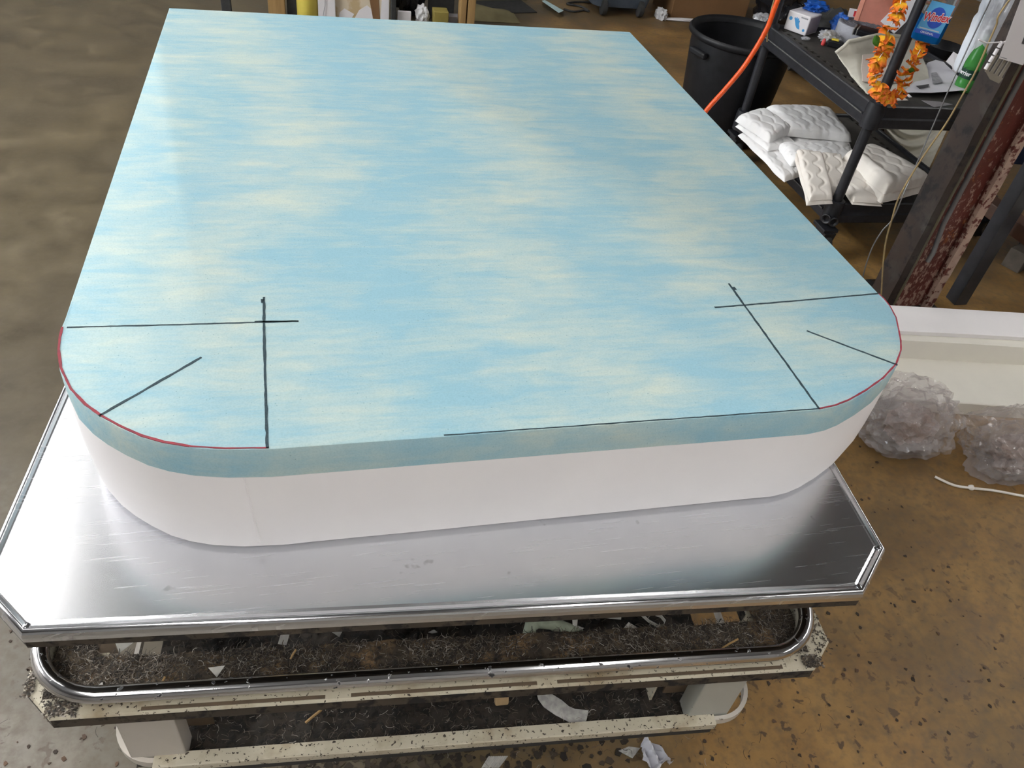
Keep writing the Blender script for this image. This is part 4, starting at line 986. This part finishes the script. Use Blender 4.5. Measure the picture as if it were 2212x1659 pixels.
# cream canvas pouch: folded cloth panel
def cloth(name, label, cat, P, nu, nv, t, m, wave, base, rows=None):
    """rows: list of rows of 3-D control points, bilinear between"""
    R_ = [[Vector(p) for p in r] for r in rows]; nr, nc = len(R_), len(R_[0])
    def ev(u, v):
        a = u * (nr - 1); i = min(int(a), nr - 2); fa = a - i; b = v * (nc - 1); j = min(int(b), nc - 2); fb = b - j
        fa = fa * fa * (3 - 2 * fa) * .4 + fa * .6
        return R_[i][j].lerp(R_[i][j + 1], fb).lerp(R_[i + 1][j].lerp(R_[i + 1][j + 1], fb), fa)
    def top(u, v): p = ev(u, v); return p + Vector((0, 0, wave * nz(p, 16)))
    mb = MB(); mb.grid(top, nu, nv); mb.grid(lambda u, v: top(u, v) - Vector((t * .35, t * .35 * -1, t)), nu, nv)
    w_ = nv + 1; o = (nu + 1) * w_
    for i in range(nu):
        for j in (0, nv): a = i * w_ + j; mb.f.append((a, a + w_, a + w_ + o, a + o))
    for j in range(nv):
        for i in (0, nu): a = i * w_ + j; mb.f.append((a, a + 1, a + 1 + o, a + o))
    return mb
cv = thing('canvas_pouch', 'cream canvas pouch lying open on the cart behind the flower garland', 'pouch', (2.632, 2.234, 0.636))
cloth('', '', '', None, 24, 30, .004, None, .004, None, rows=[
    [(2.447, 2.319, 0.700), (2.498, 2.343, 0.735), (2.695, 2.418, 0.745), (2.841, 2.421, 0.735), (2.898, 2.435, 0.725)],
    [(2.455, 2.299, 0.685), (2.544, 2.320, 0.700), (2.700, 2.354, 0.700), (2.831, 2.371, 0.690), (2.912, 2.383, 0.685)],
    [(2.480, 2.257, 0.660), (2.511, 2.243, 0.670), (2.634, 2.245, 0.670), (2.771, 2.262, 0.665), (2.888, 2.287, 0.660)],
    [(2.468, 2.197, 0.648), (2.476, 2.135, 0.650), (2.560, 2.113, 0.650), (2.686, 2.138, 0.648), (2.836, 2.188, 0.645)],
    [(2.477, 2.165, 0.642), (2.442, 2.031, 0.642), (2.531, 2.028, 0.642), (2.676, 2.095, 0.642), (2.825, 2.151, 0.642)]]).build('panel', CANVAS, cv, 50)
cloth('', '', '', None, 8, 10, .002, None, .002, None, rows=[
    [(2.554, 2.294, 0.702), (2.652, 2.318, 0.705), (2.750, 2.344, 0.700)],
    [(2.515, 2.217, 0.676), (2.601, 2.216, 0.676), (2.696, 2.230, 0.674)],
    [(2.472, 2.126, 0.657), (2.539, 2.103, 0.657), (2.637, 2.126, 0.655)]]).build('patch', PINKCANVAS, cv, 50)['label'] = 'pinkish patch sewn on the canvas'
MB().tube([(2.435, 2.307, 0.700), (2.461, 2.305, 0.728), (2.482, 2.317, 0.745), (2.672, 2.390, 0.757), (2.817, 2.402, 0.748)], .0075, 10).build('rolled_hem', CANVAS, cv, 60)
cv.location.z += .007
# printed sheets of paper
pp = thing('paper_sheet', 'printed white sheet of paper lying on the cart right of the canvas pouch', 'paper', (2.929, 2.235, 0.636))
cloth('', '', '', None, 10, 10, .0012, None, .003, None, rows=[
    [(2.977, 2.404, 0.650), (3.037, 2.433, 0.652), (3.059, 2.405, 0.655)],
    [(2.772, 2.185, 0.650), (2.888, 2.205, 0.652), (2.999, 2.220, 0.658)],
    [(2.595, 2.030, 0.656), (2.720, 2.021, 0.660), (2.919, 2.059, 0.662)]]).build('sheet', PAPER, pp, 50)
MB().sheet([(2.889, 2.259, 0.655), (2.924, 2.270, 0.656), (2.859, 2.142, 0.660), (2.796, 2.117, 0.660)], .0006).build('picture', GREYPRINT, pp)
MB().sheet([(2.695, 2.087, 0.661), (2.777, 2.115, 0.660), (2.749, 2.081, 0.661), (2.689, 2.055, 0.662)], .0006).build('picture', BLACKPRINT, pp)
pp.location.z += .004
scrap('paper_sheet', 'small white sheet standing beside the green bottle on the cart', 'paper', [(3.083, 2.424, 0.645), (3.060, 2.315, 0.640), (3.122, 2.359, 0.690), (3.096, 2.418, 0.700)], PAPERW)
scrap('paper_scrap', 'pinkish paper scrap under the garland on the tray rim', 'scrap', [(2.523, 1.983, 0.662), (2.557, 1.990, 0.662), (2.571, 1.951, 0.658), (2.516, 1.943, 0.658)], PINKCANVAS)
scrap('paper_scrap', 'grey torn paper strip on the front rim of the middle tray', 'scrap', [(2.629, 1.950, 0.660), (2.708, 1.942, 0.660), (2.756, 1.924, 0.658), (2.652, 1.895, 0.656)], GREYCARD)
scrap('paper_scrap', 'small white oval tag on the front rim of the middle tray', 'tag', [(2.589, 1.997, 0.662), (2.606, 2.002, 0.662), (2.604, 1.977, 0.661), (2.588, 1.972, 0.661)], PAPERW)
bw = (3.163, 2.555, 0.634)
single('black_bowl', MB().lathe([(.0, .004), (.05, .004), (.085, .05), (.088, .052), (.090, .049), (.055, .0), (.0, .0)], bw, 32, cap=False), BLACKPL, 'round black bowl standing behind the printed paper on the cart', 'bowl', bw, smooth=50)
gcx = Vector((3.252, 3.103, 0.634)); gcx = Vector((2.93, 2.72, ZD))
single('cardboard_sheet', MB().box((3.02, 2.70, ZD + .16), (.10, .012, .318), rotm(-.65, -.10), .001), GREYCARD, 'grey cardboard panel standing right of the salmon box', 'cardboard', (3.02, 2.70, ZD))
single('white_envelope', MB().box((2.93, 2.62, ZD + .17), (.085, .003, .21), rotm(-.7, .05) @ Matrix.Rotation(.45, 3, 'Y'), .0006), PAPERW, 'white paper standing behind the top of the flower garland', 'paper', (2.93, 2.62, ZD))

# spray bottle hanging from the top tray
sp = thing('spray_bottle', 'clear spray bottle of blue glass cleaner hanging by its trigger from the top tray', 'bottle', (2.413, 1.835, 0.926))
BX = Vector((2.399, 1.825, 0.929)); BX = Vector((2.415, 1.822, .917))
BR = rotm(-.62) @ Matrix.Rotation(.03, 3, 'Y')
def brect(w, d, r, n=6): return round_rect(-w / 2, w / 2, -d / 2, d / 2, r, n)
def bl(w, d, z, r=.02): return [BX + BR @ Vector((x, y, z)) for x, y in brect(w, d, min(r, d / 2 - .001))]
MB().loops([bl(.080, .042, 0), bl(.094, .054, .004), bl(.098, .058, .014), bl(.098, .058, .085), bl(.098, .058, .086)]).build('liquid', BLUELIQ, sp, 40)
MB().loops([bl(.0985, .0585, .0865), bl(.0985, .0585, .145), bl(.094, .056, .160), bl(.070, .048, .180), bl(.036, .034, .195), bl(.030, .030, .200, .014), bl(.030, .030, .212, .014)]).build('bottle_shell', TEALLIQ, sp, 40)
MB().loops([bl(.036, .036, .212, .016), bl(.036, .036, .232, .016)]).build('collar', TEXTRED, sp, 50)
MB().loops([[BX + BR @ Vector((x, y, z)) for x, y in round_rect(-.02 + o, .04 + o, -.014, .014, .008)] for z, o in ((.232, 0), (.246, .004), (.268, .010), (.274, .010))]).build('spray_head', TEXTRED, sp, 40)
MB().loops([[BX + BR @ Vector((x, y, z)) for x, y in ((a - .005, -.006), (a + .005, -.006), (a + .005, .006), (a - .005, .006))] for a, z in ((.038, .246), (.046, .225), (.044, .200))]).build('trigger', TEXTRED, sp)
def lab(pts, d, t_=.0006): return [[BX + BR @ Vector((x, -.0296 - d, z)) for x, z in pts], [BX + BR @ Vector((x, -.0296 - d - t_, z)) for x, z in pts]]
MB().loops(lab([(-.045, .026), (.036, .026), (.040, .132), (-.036, .132)], 0)).build('label', LABELBLUE, sp)
disc = [(.001 + .026 * math.cos(a), .084 + .034 * math.sin(a)) for a in [2 * PI * i / 28 for i in range(28)]]
MB().loops(lab(disc, .0006, .0004)).build('label_disc', LABELDEEP, sp)
MB().loops(lab([(-.0455, .026), (.0355, .026), (.0362, .040), (-.0448, .040)], .0006, .0004)).build('label_band', LABELDEEP, sp)
def put_text(body, size, m, x, z, ang, name, d, shear=0.0, bold=0.0, sx=1.0, sy=1.0):
    vs, fs = text_mesh(body, size, shear, 1.0, bold); ca, sa = math.cos(ang), math.sin(ang)
    pts = [(x + (v.x * sx) * ca - (v.y * sy) * sa, z + (v.x * sx) * sa + (v.y * sy) * ca) for v in vs]
    MB().add([BX + BR @ Vector((a, -.0296 - d, b)) for a, b in pts], fs).build(name, m, sp)
put_text('Windex', .029, TEXTWHITE, 0, .085, .13, 'lettering', .0014, .25, .0022, .86, 1.25)
put_text('Windex', .029, TEXTRED, 0, .085, .13, 'lettering', .0018, .25, .0006, .86, 1.25)
put_text('ORIGINAL', .0095, TEXTWHITE, -.006, .033, 0, 'lettering', .0014, 0, .0002)
obox(sp, 'label_line', BX + BR @ Vector((-.004, -.0308, .045)), (.066, .0005, .0035), BR, PAPER, .0001)

# flower garland round the front post
gl = thing('flower_garland', 'garland of orange and yellow paper flowers hung around the cart post', 'garland', (2.393, 1.830, 0.723))
gpath = [Vector(p) for p in ((2.243, 1.840, 1.122), (2.263, 1.840, 1.067), (2.266, 1.830, 1.029), (2.268, 1.830, 0.979), (2.262, 1.830, 0.929), (2.279, 1.830, 0.883), (2.271, 1.830, 0.846), (2.276, 1.830, 0.811), (2.286, 1.830, 0.775), (2.316, 1.825, 0.738), (2.364, 1.825, 0.712), (2.394, 1.825, 0.723), (2.409, 1.830, 0.749), (2.408, 1.830, 0.789), (2.418, 1.835, 0.834), (2.430, 1.840, 0.875), (2.435, 1.845, 0.916), (2.429, 1.850, 0.976), (2.428, 1.860, 1.041), (2.412, 1.865, 1.126))]
for i, p in enumerate(gpath): p.y -= .012 if 8 <= i <= 12 else 0
sm = []
for i in range(len(gpath) - 1):
    p0 = gpath[max(i - 1, 0)]; p1 = gpath[i]; p2 = gpath[i + 1]; p3 = gpath[min(i + 2, len(gpath) - 1)]
    for k in range(6):
        a = k / 6; sm.append(.5 * ((2 * p1) + (p2 - p0) * a + (2 * p0 - 5 * p1 + 4 * p2 - p3) * a * a + (3 * p1 - p0 - 3 * p2 + p3) * a ** 3))
sm.append(gpath[-1])
MB().tube(sm, .0016, 6).build('string', TEXTWHITE, gl)
def flower_mesh(seed):
    rnd = random.Random(seed); mb = MB(); tip = []
    npet = 6
    for k in range(npet):
        a0 = 2 * PI * k / npet + rnd.uniform(-.2, .2); ln = rnd.uniform(.021, .030); cup = rnd.uniform(-.1, .75); tw_ = rnd.uniform(-.5, .5); base = len(mb.v)
        nu, nv = 6, 5
        for i in range(nu + 1):
            for j in range(nv + 1):
                u = i / nu; v = (j / nv - .5); wd = .013 * math.sin(PI * min(1, .18 + .80 * u)) + .002
                r = .002 + ln * u; z = ln * u * (cup * u) + .004 * math.sin(v * 11 + k + rnd.uniform(0, .4)) * u + tw_ * v * wd
                b = wd * v * 2
                mb.v.append(Vector((r * math.cos(a0) - b * math.sin(a0), r * math.sin(a0) + b * math.cos(a0), z))); tip.append(u)
        for i in range(nu):
            for j in range(nv):
                a = base + i * (nv + 1) + j; mb.f.append((a, a + nv + 1, a + nv + 2, a + 1))
    me = bpy.data.meshes.new('flower'); me.from_pydata(mb.v, [], mb.f); me.materials.append(PETAL)
    at_ = me.attributes.new('tip', 'FLOAT', 'POINT'); at_.data.foreach_set('value', tip)
    for p in me.polygons: p.use_smooth = True
    return me
FM = [flower_mesh(s) for s in range(5)]
acc, last, nf, gap = 0, sm[0], 0, 0.012
GL0 = gl.location.copy()
for i in range(1, len(sm)):
    acc += (sm[i] - sm[i - 1]).length
    if acc >= gap:
        acc = 0; nf += 1; gap = random.uniform(.010, .019)
        d = (sm[min(i + 1, len(sm) - 1)] - sm[i - 1]).normalized()
        o = bpy.data.objects.new('flower', FM[nf % 5]); COL.objects.link(o); o.parent = gl
        o.location = sm[i] - GL0
        q = Vector((0, 0, 1)).rotation_difference((d + Vector((random.uniform(-.45, .45), random.uniform(-.45, .45), random.uniform(-.45, .45)))).normalized())
        o.rotation_mode = 'QUATERNION'; o.rotation_quaternion = q @ Matrix.Rotation(random.uniform(0, 6), 3, 'Z').to_quaternion()
        k = random.uniform(.85, 1.15); o.scale = (k, k, k)
for px, a, ln in (((2.220, 1.815, 0.912), 2.2, .045), ((2.285, 1.815, 0.899), -.4, .035), ((2.409, 1.815, 0.818), -.2, .03), ((2.259, 1.810, 1.017), .3, .02)):
    c = Vector(px); d = Vector((math.cos(a), 0, math.sin(a))); n_ = Vector((-d.z, 0, d.x))
    mb = MB(); mb.grid(lambda u, v: c + d * ln * (u - .5) + n_ * (ln * .30 * math.sin(PI * (.06 + .88 * u)) * 2 * (v - .5)) + Vector((0, -.006 * math.cos(PI * (v - .5)) , 0)), 10, 6)
    mb.build('leaf', LEAF, gl, 60)

# green bottle of sparkling water
gbt = thing('green_bottle', 'green plastic mineral water bottle with dark label on the cart by the column', 'bottle', (2.945, 2.115, ZD))
BC = Vector((2.945, 2.115, ZD))
MB().lathe([(.010, .004), (.026, .0), (.034, .004), (.036, .014), (.036, .05), (.0345, .052), (.0345, .095), (.036, .097), (.0355, .115), (.031, .145), (.022, .180), (.0145, .205), (.0135, .222), (.0135, .226)], BC, 36).build('bottle_body', GREENPET, gbt, 40)
MB().lathe([(.0349, .056), (.0357, .056), (.0357, .092), (.0349, .092)], BC, 36, cap=False).build('label_band', DARKGREEN, gbt, 40)
face = math.atan2(-.644 - 2.115, .315 - 2.945) + .05
MB().loops([[BC + Vector((.0365 * math.cos(face + .85 * math.cos(a)), .0365 * math.sin(face + .85 * math.cos(a)), .092 + .012 * math.sin(a))) for a in [PI * i / 16 for i in range(17)]], [BC + Vector((.0357 * math.cos(face + .85 * math.cos(a)), .0357 * math.sin(face + .85 * math.cos(a)), .092 + .012 * math.sin(a))) for a in [PI * i / 16 for i in range(17)]]]).build('label_crest', DARKGREEN, gbt)
vs, fs = text_mesh('Perrier', .0235, 0, .95, .0006)
MB().add([BC + Vector((.0366 * math.cos(face - .72 + v.x / .0366), .0366 * math.sin(face - .72 + v.x / .0366), .076 + v.y)) for v in vs], fs).build('lettering', TEXTWHITE, gbt)
MB().lathe([(.0145, .222), (.0155, .224), (.0155, .238), (.014, .240)], BC, 20).build('cap', DARKGREEN, gbt, 50)
# white film bag over the bottle neck and white wrapped bundle behind it
fb = MB(); fc_ = BC + Vector((.005, .005, 0))
def sleeve(u, v):
    a = 2 * PI * u; z = .150 + .33 * v; r = (.030 + .045 * v) * (1 + .22 * nz((math.cos(a) * 2, math.sin(a) * 2, v * 2), 1.5, 4)); 
    if v == 0: z += .014 * math.sin(a * 4)
    return fc_ + Vector((.06 * v + r * math.cos(a), .04 * v + r * math.sin(a), z))
fb.grid(sleeve, 40, 24, closeu=True)
single('plastic_sleeve', fb, FILMW, 'hazy plastic sleeve drawn over the neck of the green bottle', 'bag', fc_ + Vector((0, 0, .15)), smooth=40)
wb = MB()
def bundle(u, v):
    a = 2 * PI * u; z = ZD + .02 + .46 * v; e = (1 - abs(2 * v - 1) ** 6) ** .3
    r = e * (1 + .12 * nz((math.cos(a), math.sin(a), v * 3), 2, 11)) * (1 - .16 * math.exp(-((v - .52) / .03) ** 2) - .12 * math.exp(-((v - .80) / .03) ** 2))
    return Vector((3.035 + .042 * r * math.cos(a), 2.265 + .042 * r * math.sin(a), z))
wb.grid(bundle, 32, 60, closeu=True)
single('white_bundle', wb, mat('bluish_white_fabric', (.80, .84, .90), (.74, .78, .85), 9, .8, bmp=.3, bscale=80, bdist=.003), 'tall bluish white wrapped bundle standing behind the green bottle', 'bundle', (3.035, 2.265, ZD + .02), smooth=50)
single('dark_board', MB().box((3.26, 2.80, .55), (.11, .02, 1.1), rotm(-.7), .002), DARKWOOD, 'tall dark wooden board standing behind the right end of the cart', 'board', (3.26, 2.80, 0))

# ------------------------------------------------------------------ behind and right of the cart
single('wooden_post', MB().box((3.365, 3.02, .8), (.06, .06, 1.6), rotm(.3), .003), WOOD, 'raw wooden post standing behind the cart', 'post', (3.365, 3.02, 0))
d4 = [Vector((3.160, 2.732, 0.300)), Vector((3.588, 2.759, 0.300)), Vector((3.283, 2.429, 0.050)), Vector((3.177, 2.683, 0.100))]
def swag(u, v, off=0.0):
    p = d4[0].lerp(d4[1], u).lerp(d4[3].lerp(d4[2], u), v)
    rho = math.hypot((u - .42) * 1.0, (v + .35) * .9)
    n_ = Vector((-.62, -.70, .3))
    k = math.exp(-((u - .42) / .33) ** 4)
    return p + n_ * ((.022 + .006 * nz(p, 20)) * math.sin(rho * 42) * (.35 + .65 * k) + .02 * math.sin(PI * u) - off) + Vector((.0, 0, -.05 * math.sin(PI * u) * v))
mb = MB(); mb.grid(swag, 40, 80); mb.grid(lambda u, v: swag(u, v, .03), 40, 80)
w_ = 81; o_ = 41 * w_
for i in range(40):
    for j in (0, 80): a = i * w_ + j; mb.f.append((a, a + w_, a + w_ + o_, a + o_))
for j in range(80):
    for i in (0, 40): a = i * w_ + j; mb.f.append((a, a + 1, a + 1 + o_, a + o_))
dz = min(v.z for v in mb.v)
single('draped_cloth', mb, ROPE, 'cream cloth draped in swags behind the cart', 'cloth', (d4[2] + d4[3]) / 2, smooth=60)
crumple('navy_cushion', Vector((3.462, 2.652, 0.200)) + Vector((.20, -.06, 0)), (.11, .07, .13), NAVY, 41, label='navy blue padded cushion between the draped cloth and the column', cat='cushion', zmin=.0, amp=.12, fr=1.4)
# dark workbench at the right edge, its unseen top added to cast shade
wbh = thing('workbench', 'dark workbench behind the column with black steel legs, brown lower beam and an unseen top added for shade', 'workbench', (3.5, 2.0, 0))
MB().box((3.79, 1.665, .90), (1.60, .37, .05), bev=.004).build('shade_bench_top', DARKWOOD, wbh)
single('steel_post', MB().box((2.86, 1.53, RH / 2), (.06, .06, RH), bev=.003), mat('black_steel', (.018, .019, .022), (.03, .031, .036), 20, .35), 'black square steel post right of the rusty column', 'post', (2.86, 1.53, 0))
for x, y in ((3.40, 1.53), (4.50, 1.53), (3.40, 1.80), (4.50, 1.80)):
    MB().box((x, y, .4375), (.06, .06, .875), bev=.003).build('leg', mat('black_steel', (.018, .019, .022), (.03, .031, .036), 20, .35), wbh)
ba, bb = Vector((2.967, 1.894, 0.360)), Vector((2.992, 1.341, 0.360)); bd = bb - ba
ln = math.hypot(bd.x, bd.y); bm_ = (ba + bb) / 2
MB().box((3.30, 1.50, .34), (1.9, .05, .09), rotm(0), .004).build('beam', DARKWOOD, wbh) if False else MB().box((bm_.x, bm_.y, .33), (ln, .07, .06), rotm(math.atan2(bd.y, bd.x)), .004).build('beam', mat('rusty_brown_beam', (.085, .035, .018), (.05, .025, .016), 12, .6), wbh)
MB().box((3.95, 1.66, .12), (1.10, .26, .03), bev=.003).build('bottom_shelf', DARKWOOD, wbh)
MB().box((3.97, 1.842, .45), (1.16, .012, .86), bev=.002).build('back_panel', MATBLACK, wbh)
crumple('navy_bag', Vector((3.275, 2.064, 0.420)) + Vector((.10, .10, 0)), (.20, .16, .17), NAVY, 45, label='navy blue bag on the workbench beam at the right edge', cat='bag', zmin=.362, amp=.15, fr=1.5)
crumple('black_bag', Vector((3.187, 1.903, 0.100)) + Vector((.10, .20, 0)), (.13, .11, .12), GLOSSBLACK, 51, label='crumpled black bag on the floor under the workbench', cat='bag', zmin=0, amp=.3, fr=2)
q = Vector((3.325, 1.887, 0.060))
single('wood_block', MB().box((q.x + .02, q.y - .12, .045), (.10, .08, .09), rotm(.4), .003), GREYCARD if False else mat('weathered_block', (.09, .075, .06), (.06, .05, .04), 20, .7), 'weathered brown block on the floor beside the crumpled black bag', 'block', (q.x + .02, q.y - .12, 0))
scrap('paper_scrap', 'small white scrap lying on the beam of the workbench', 'scrap', [(3.216, 1.995, 0.362), (3.279, 2.022, 0.362), (3.262, 1.992, 0.362), (3.219, 1.978, 0.362)], PAPERW)

# ------------------------------------------------------------------ far background, partly cut off by the top of the photograph
YB = 4.55
def stand(x, w_, d_, h_, m, name, label, cat, y=YB, a=0.0):
    return single(name, MB().box((x, y + d_ / 2, h_ / 2), (w_, d_, h_), rotm(a), .004), m, label, cat, (x, y + d_ / 2, 0))
stand(-.118, .055, .055, 1.1, MATBLACK, 'black_post', 'short black post standing alone behind the foam mattress', 'post', 4.50)
stand(.165, .10, .10, 1.6, WOOD, 'timber_post', 'brown timber post at the left of the far clutter', 'post', 4.60)
stand(.255, .06, .06, 1.2, MATBLACK, 'dark_pole', 'dark pole between timber post and yellow drum', 'pole', 4.64)
dr_ = thing('yellow_drum', 'yellow plastic drum at the far side behind the mattress', 'drum', (.345, 4.66, 0))
MB().lathe([(.0, 0), (.062, 0), (.066, .006), (.066, .24), (.068, .25), (.068, .27), (.066, .28), (.066, .55), (.06, .57), (.0, .575)], (.345, 4.66, 0), 28, cap=False).build('body', mat('yellow_drum_plastic', (.72, .60, .12), (.64, .52, .09), 8, .45), dr_, 40)
MB().lathe([(.068, .250), (.0705, .253), (.0705, .267), (.068, .270)], (.345, 4.66, 0), 28, cap=False).build('hoop', YELLOW, dr_, 50)
stand(.462, .105, .02, .9, PAPERW, 'display_board', 'white panel with a dark crease right of the yellow drum', 'panel', 4.62)
single('panel_wire', MB().tube([(.440, 4.615, .003), (.436, 4.612, .03), (.452, 4.613, .10), (.460, 4.615, .22)], .002, 6), GREYPRINT, 'thin grey wire in front of the white panel', 'wire', (.44, 4.615, 0))
cbx = thing('torn_carton', 'tan cardboard carton with torn white patches behind the mattress', 'carton', (.68, 4.80, 0))
MB().box((.68, 4.80, .25), (.34, .30, .50), bev=.004).build('body', CARTONL, cbx)
for pts in ([(.53, .0), (.60, .0), (.63, .045), (.57, .075), (.54, .05)], [(.62, .0), (.74, .0), (.75, .07), (.71, .10), (.66, .07)], [(.79, .0), (.845, .0), (.845, .16), (.80, .14)]):
    MB().loops([[(x, 4.648, z + .002) for x, z in pts], [(x, 4.651, z + .002) for x, z in pts]]).build('torn_patch', PAPERW, cbx)['label'] = 'torn white paper patch'
MB().loops([[(x, 4.647, z) for x, z in ((.75, .002), (.79, .002), (.78, .15), (.72, .16))], [(x, 4.651, z) for x, z in ((.75, .002), (.79, .002), (.78, .15), (.72, .16))]]).build('flap', CARTON, cbx)
stand(.872, .03, .03, .7, MATBLACK, 'thin_black_post', 'thin black post right of the torn carton', 'post', 4.62)
crumple('black_sack', (1.00, 4.86, .22), (.10, .11, .24), GLOSSBLACK, 61, label='black sack in the far clutter behind the mattress', cat='sack', zmin=0, amp=.3)
stand(.945, .085, .02, .075, PAPERW, 'white_card', 'white card leaning low against the black sack', 'card', 4.66)
crumple('grey_bag', (1.065, 4.70, .05), (.045, .04, .06), WHITECLOTH, 66, label='small greyish white bag beside the black sack', cat='bag', zmin=0, amp=.3)
stand(1.175, .095, .10, .095, OLIVE, 'olive_carton', 'small olive yellow carton before the two timber studs', 'carton', 4.62)
stand(1.27, .08, .06, .05, GREYCARD, 'grey_box', 'low grey box beside the olive carton', 'box', 4.70)
stand(1.205, .16, .10, .5, MATBLACK, 'dark_crate', 'dark crate behind the olive carton', 'crate', 4.80)
stand(1.315, .040, .09, 1.8, WOOD, 'timber_stud', 'left of two timber studs behind the mattress', 'post', 4.62)
stand(1.368, .050, .09, 1.8, WOOD, 'timber_stud', 'right of two timber studs behind the mattress', 'post', 4.62)
mb = MB(); mb.grid(lambda u, v: Vector((1.40 + .34 * u, 4.78 + .30 * v, .004 + .07 * (1 - u) * math.sin(PI * v) * (1 + .2 * nz((u, v, 0), 4)))), 16, 12)
mb.grid(lambda u, v: Vector((1.40 + .34 * u, 4.78 + .30 * v, .001)), 16, 12)
single('olive_cloth', mb, OLIVECLOTH, 'olive cloth heaped on the floor by the timber studs', 'cloth', (1.57, 4.93, 0), smooth=60)
single('rubber_mat', MB().sheet([(1.544, 4.945, 0.001), (1.918, 5.037, 0.001), (1.859, 5.298, 0.001), (1.484, 5.207, 0.001)], .006), MATBLACK, 'flat black rubber mat on the far concrete floor', 'mat', (1.702, 5.125, 0.000))
stand(1.70, .42, .3, .4, MATBLACK, 'black_box', 'black box behind the rubber mat', 'box', 5.32)
single('foam_offcut', MB().loops([[(2.012, 5.288, 0.012), (2.044, 5.316, 0.012), (2.128, 5.087, 0.012), (2.074, 5.027, 0.012)], [(1.989, 5.205, 0.035), (2.020, 5.233, 0.035), (2.102, 5.007, 0.035), (2.049, 4.948, 0.035)]]), PALEBLUE, 'long pale blue foam offcut lying on the far floor', 'foam', (2.070, 5.171, 0.012))
for k, (a, b, c) in enumerate((((1215, 20), (1240, 26), (1268, 24)), ((1222, 8), (1250, 14), (1285, 10)), ((1230, 16), (1262, 8), (1295, 2)))):
    pass
wire('dark_cable', 'tangled dark cable on the floor between foam offcut and grey bin', [(2.141, 5.134, 0.008), (2.206, 5.093, 0.008), (2.297, 5.140, 0.008), (2.313, 5.082, 0.020), (2.294, 5.217, 0.010), (2.201, 5.265, 0.010), (2.308, 5.328, 0.010), (2.438, 5.336, 0.008)], .007, MATBLACK, (2.265, 5.235, 0.000))
bnn = thing('wheeled_bin', 'blue grey wheeled plastic bin at the far wall side', 'bin', (2.618, 5.243, 0.000))
bc_ = Vector((2.556, 5.054, 0.000)); bc_.z = 0; bc_.y += .24
LL = []
for z, w2, d2 in ((.05, .40, .40), (.055, .42, .42), (.10, .44, .44), (.6, .52, .52), (.62, .54, .54), (.64, .54, .54)):
    LL.append([(bc_.x + x, bc_.y + y, z) for x, y in round_rect(-w2 / 2, w2 / 2, -d2 / 2, d2 / 2, .07, 5)])
MB().loops(LL).build('body', BINGREY, bnn, 40)
for dx in (-.14, .14):
    MB().lathe([(.02, -.018), (.052, -.016), (.055, 0), (.052, .016), (.02, .018)], bc_ + Vector((dx, -.22, .055)), 20, rotm(0, 0, PI / 2)).build('wheel', MATBLACK, bnn, 40)
    MB().lathe([(.02, -.018), (.052, -.016), (.055, 0), (.052, .016), (.02, .018)], bc_ + Vector((dx, .15, .055)), 20, rotm(0, 0, PI / 2)).build('wheel', MATBLACK, bnn, 40)
wc0 = Vector((2.821, 5.022, 0.020))
crumple('white_cloth', wc0 + Vector((.05, .06, .0)), (.04, .07, .05), WHITECLOTH, 71, label='crumpled whitish cloth on the floor between grey bin and carton', cat='cloth', zmin=0, amp=.35)
crumple('white_strip', Vector((3.030, 5.036, 0.010)), (.17, .025, .012), PAPERW, 75, label='torn white strip lying at the foot of the brown carton', cat='paper', zmin=0, amp=.3, sub=3)
bx = thing('brown_carton', 'brown cardboard carton on the far floor behind the black bin', 'carton', (3.292, 5.162, 0.000))
b0, b1 = Vector((2.962, 5.109, 0.000)), Vector((3.587, 5.145, 0.000)); bmid = (b0 + b1) / 2; ba_ = math.atan2(b1.y - b0.y, b1.x - b0.x); BW = (b1 - b0).length
MB().box((bmid.x - .17 * math.sin(ba_), bmid.y + .17 * math.cos(ba_), .22), (BW, .34, .44), rotm(ba_), .004).build('body', CARTON, bx)
MB().box((bmid.x - .17 * math.sin(ba_), bmid.y + .17 * math.cos(ba_), .4415), (.05, .345, .002), rotm(ba_), .0005).build('tape', BEIGE, bx)
crumple('black_sack', Vector((3.594, 4.973, 0.100)) + Vector((.24, .12, 0)), (.19, .17, .20), GLOSSBLACK, 81, label='glossy black sack between brown carton and cart', cat='sack', zmin=0, amp=.35)
crumple('clear_bag', Vector((3.637, 5.057, 0.050)) + Vector((-.02, -.10, 0)), (.07, .06, .06), FILMW, 84, label='small clear bag in front of the glossy black sack', cat='bag', zmin=0, amp=.3)
crumple('dark_heap', (3.62, 4.1, .18), (.30, .25, .22), MATBLACK, 86, label='dark heap of cloth on the floor beyond the cart', cat='cloth', zmin=0, amp=.25)
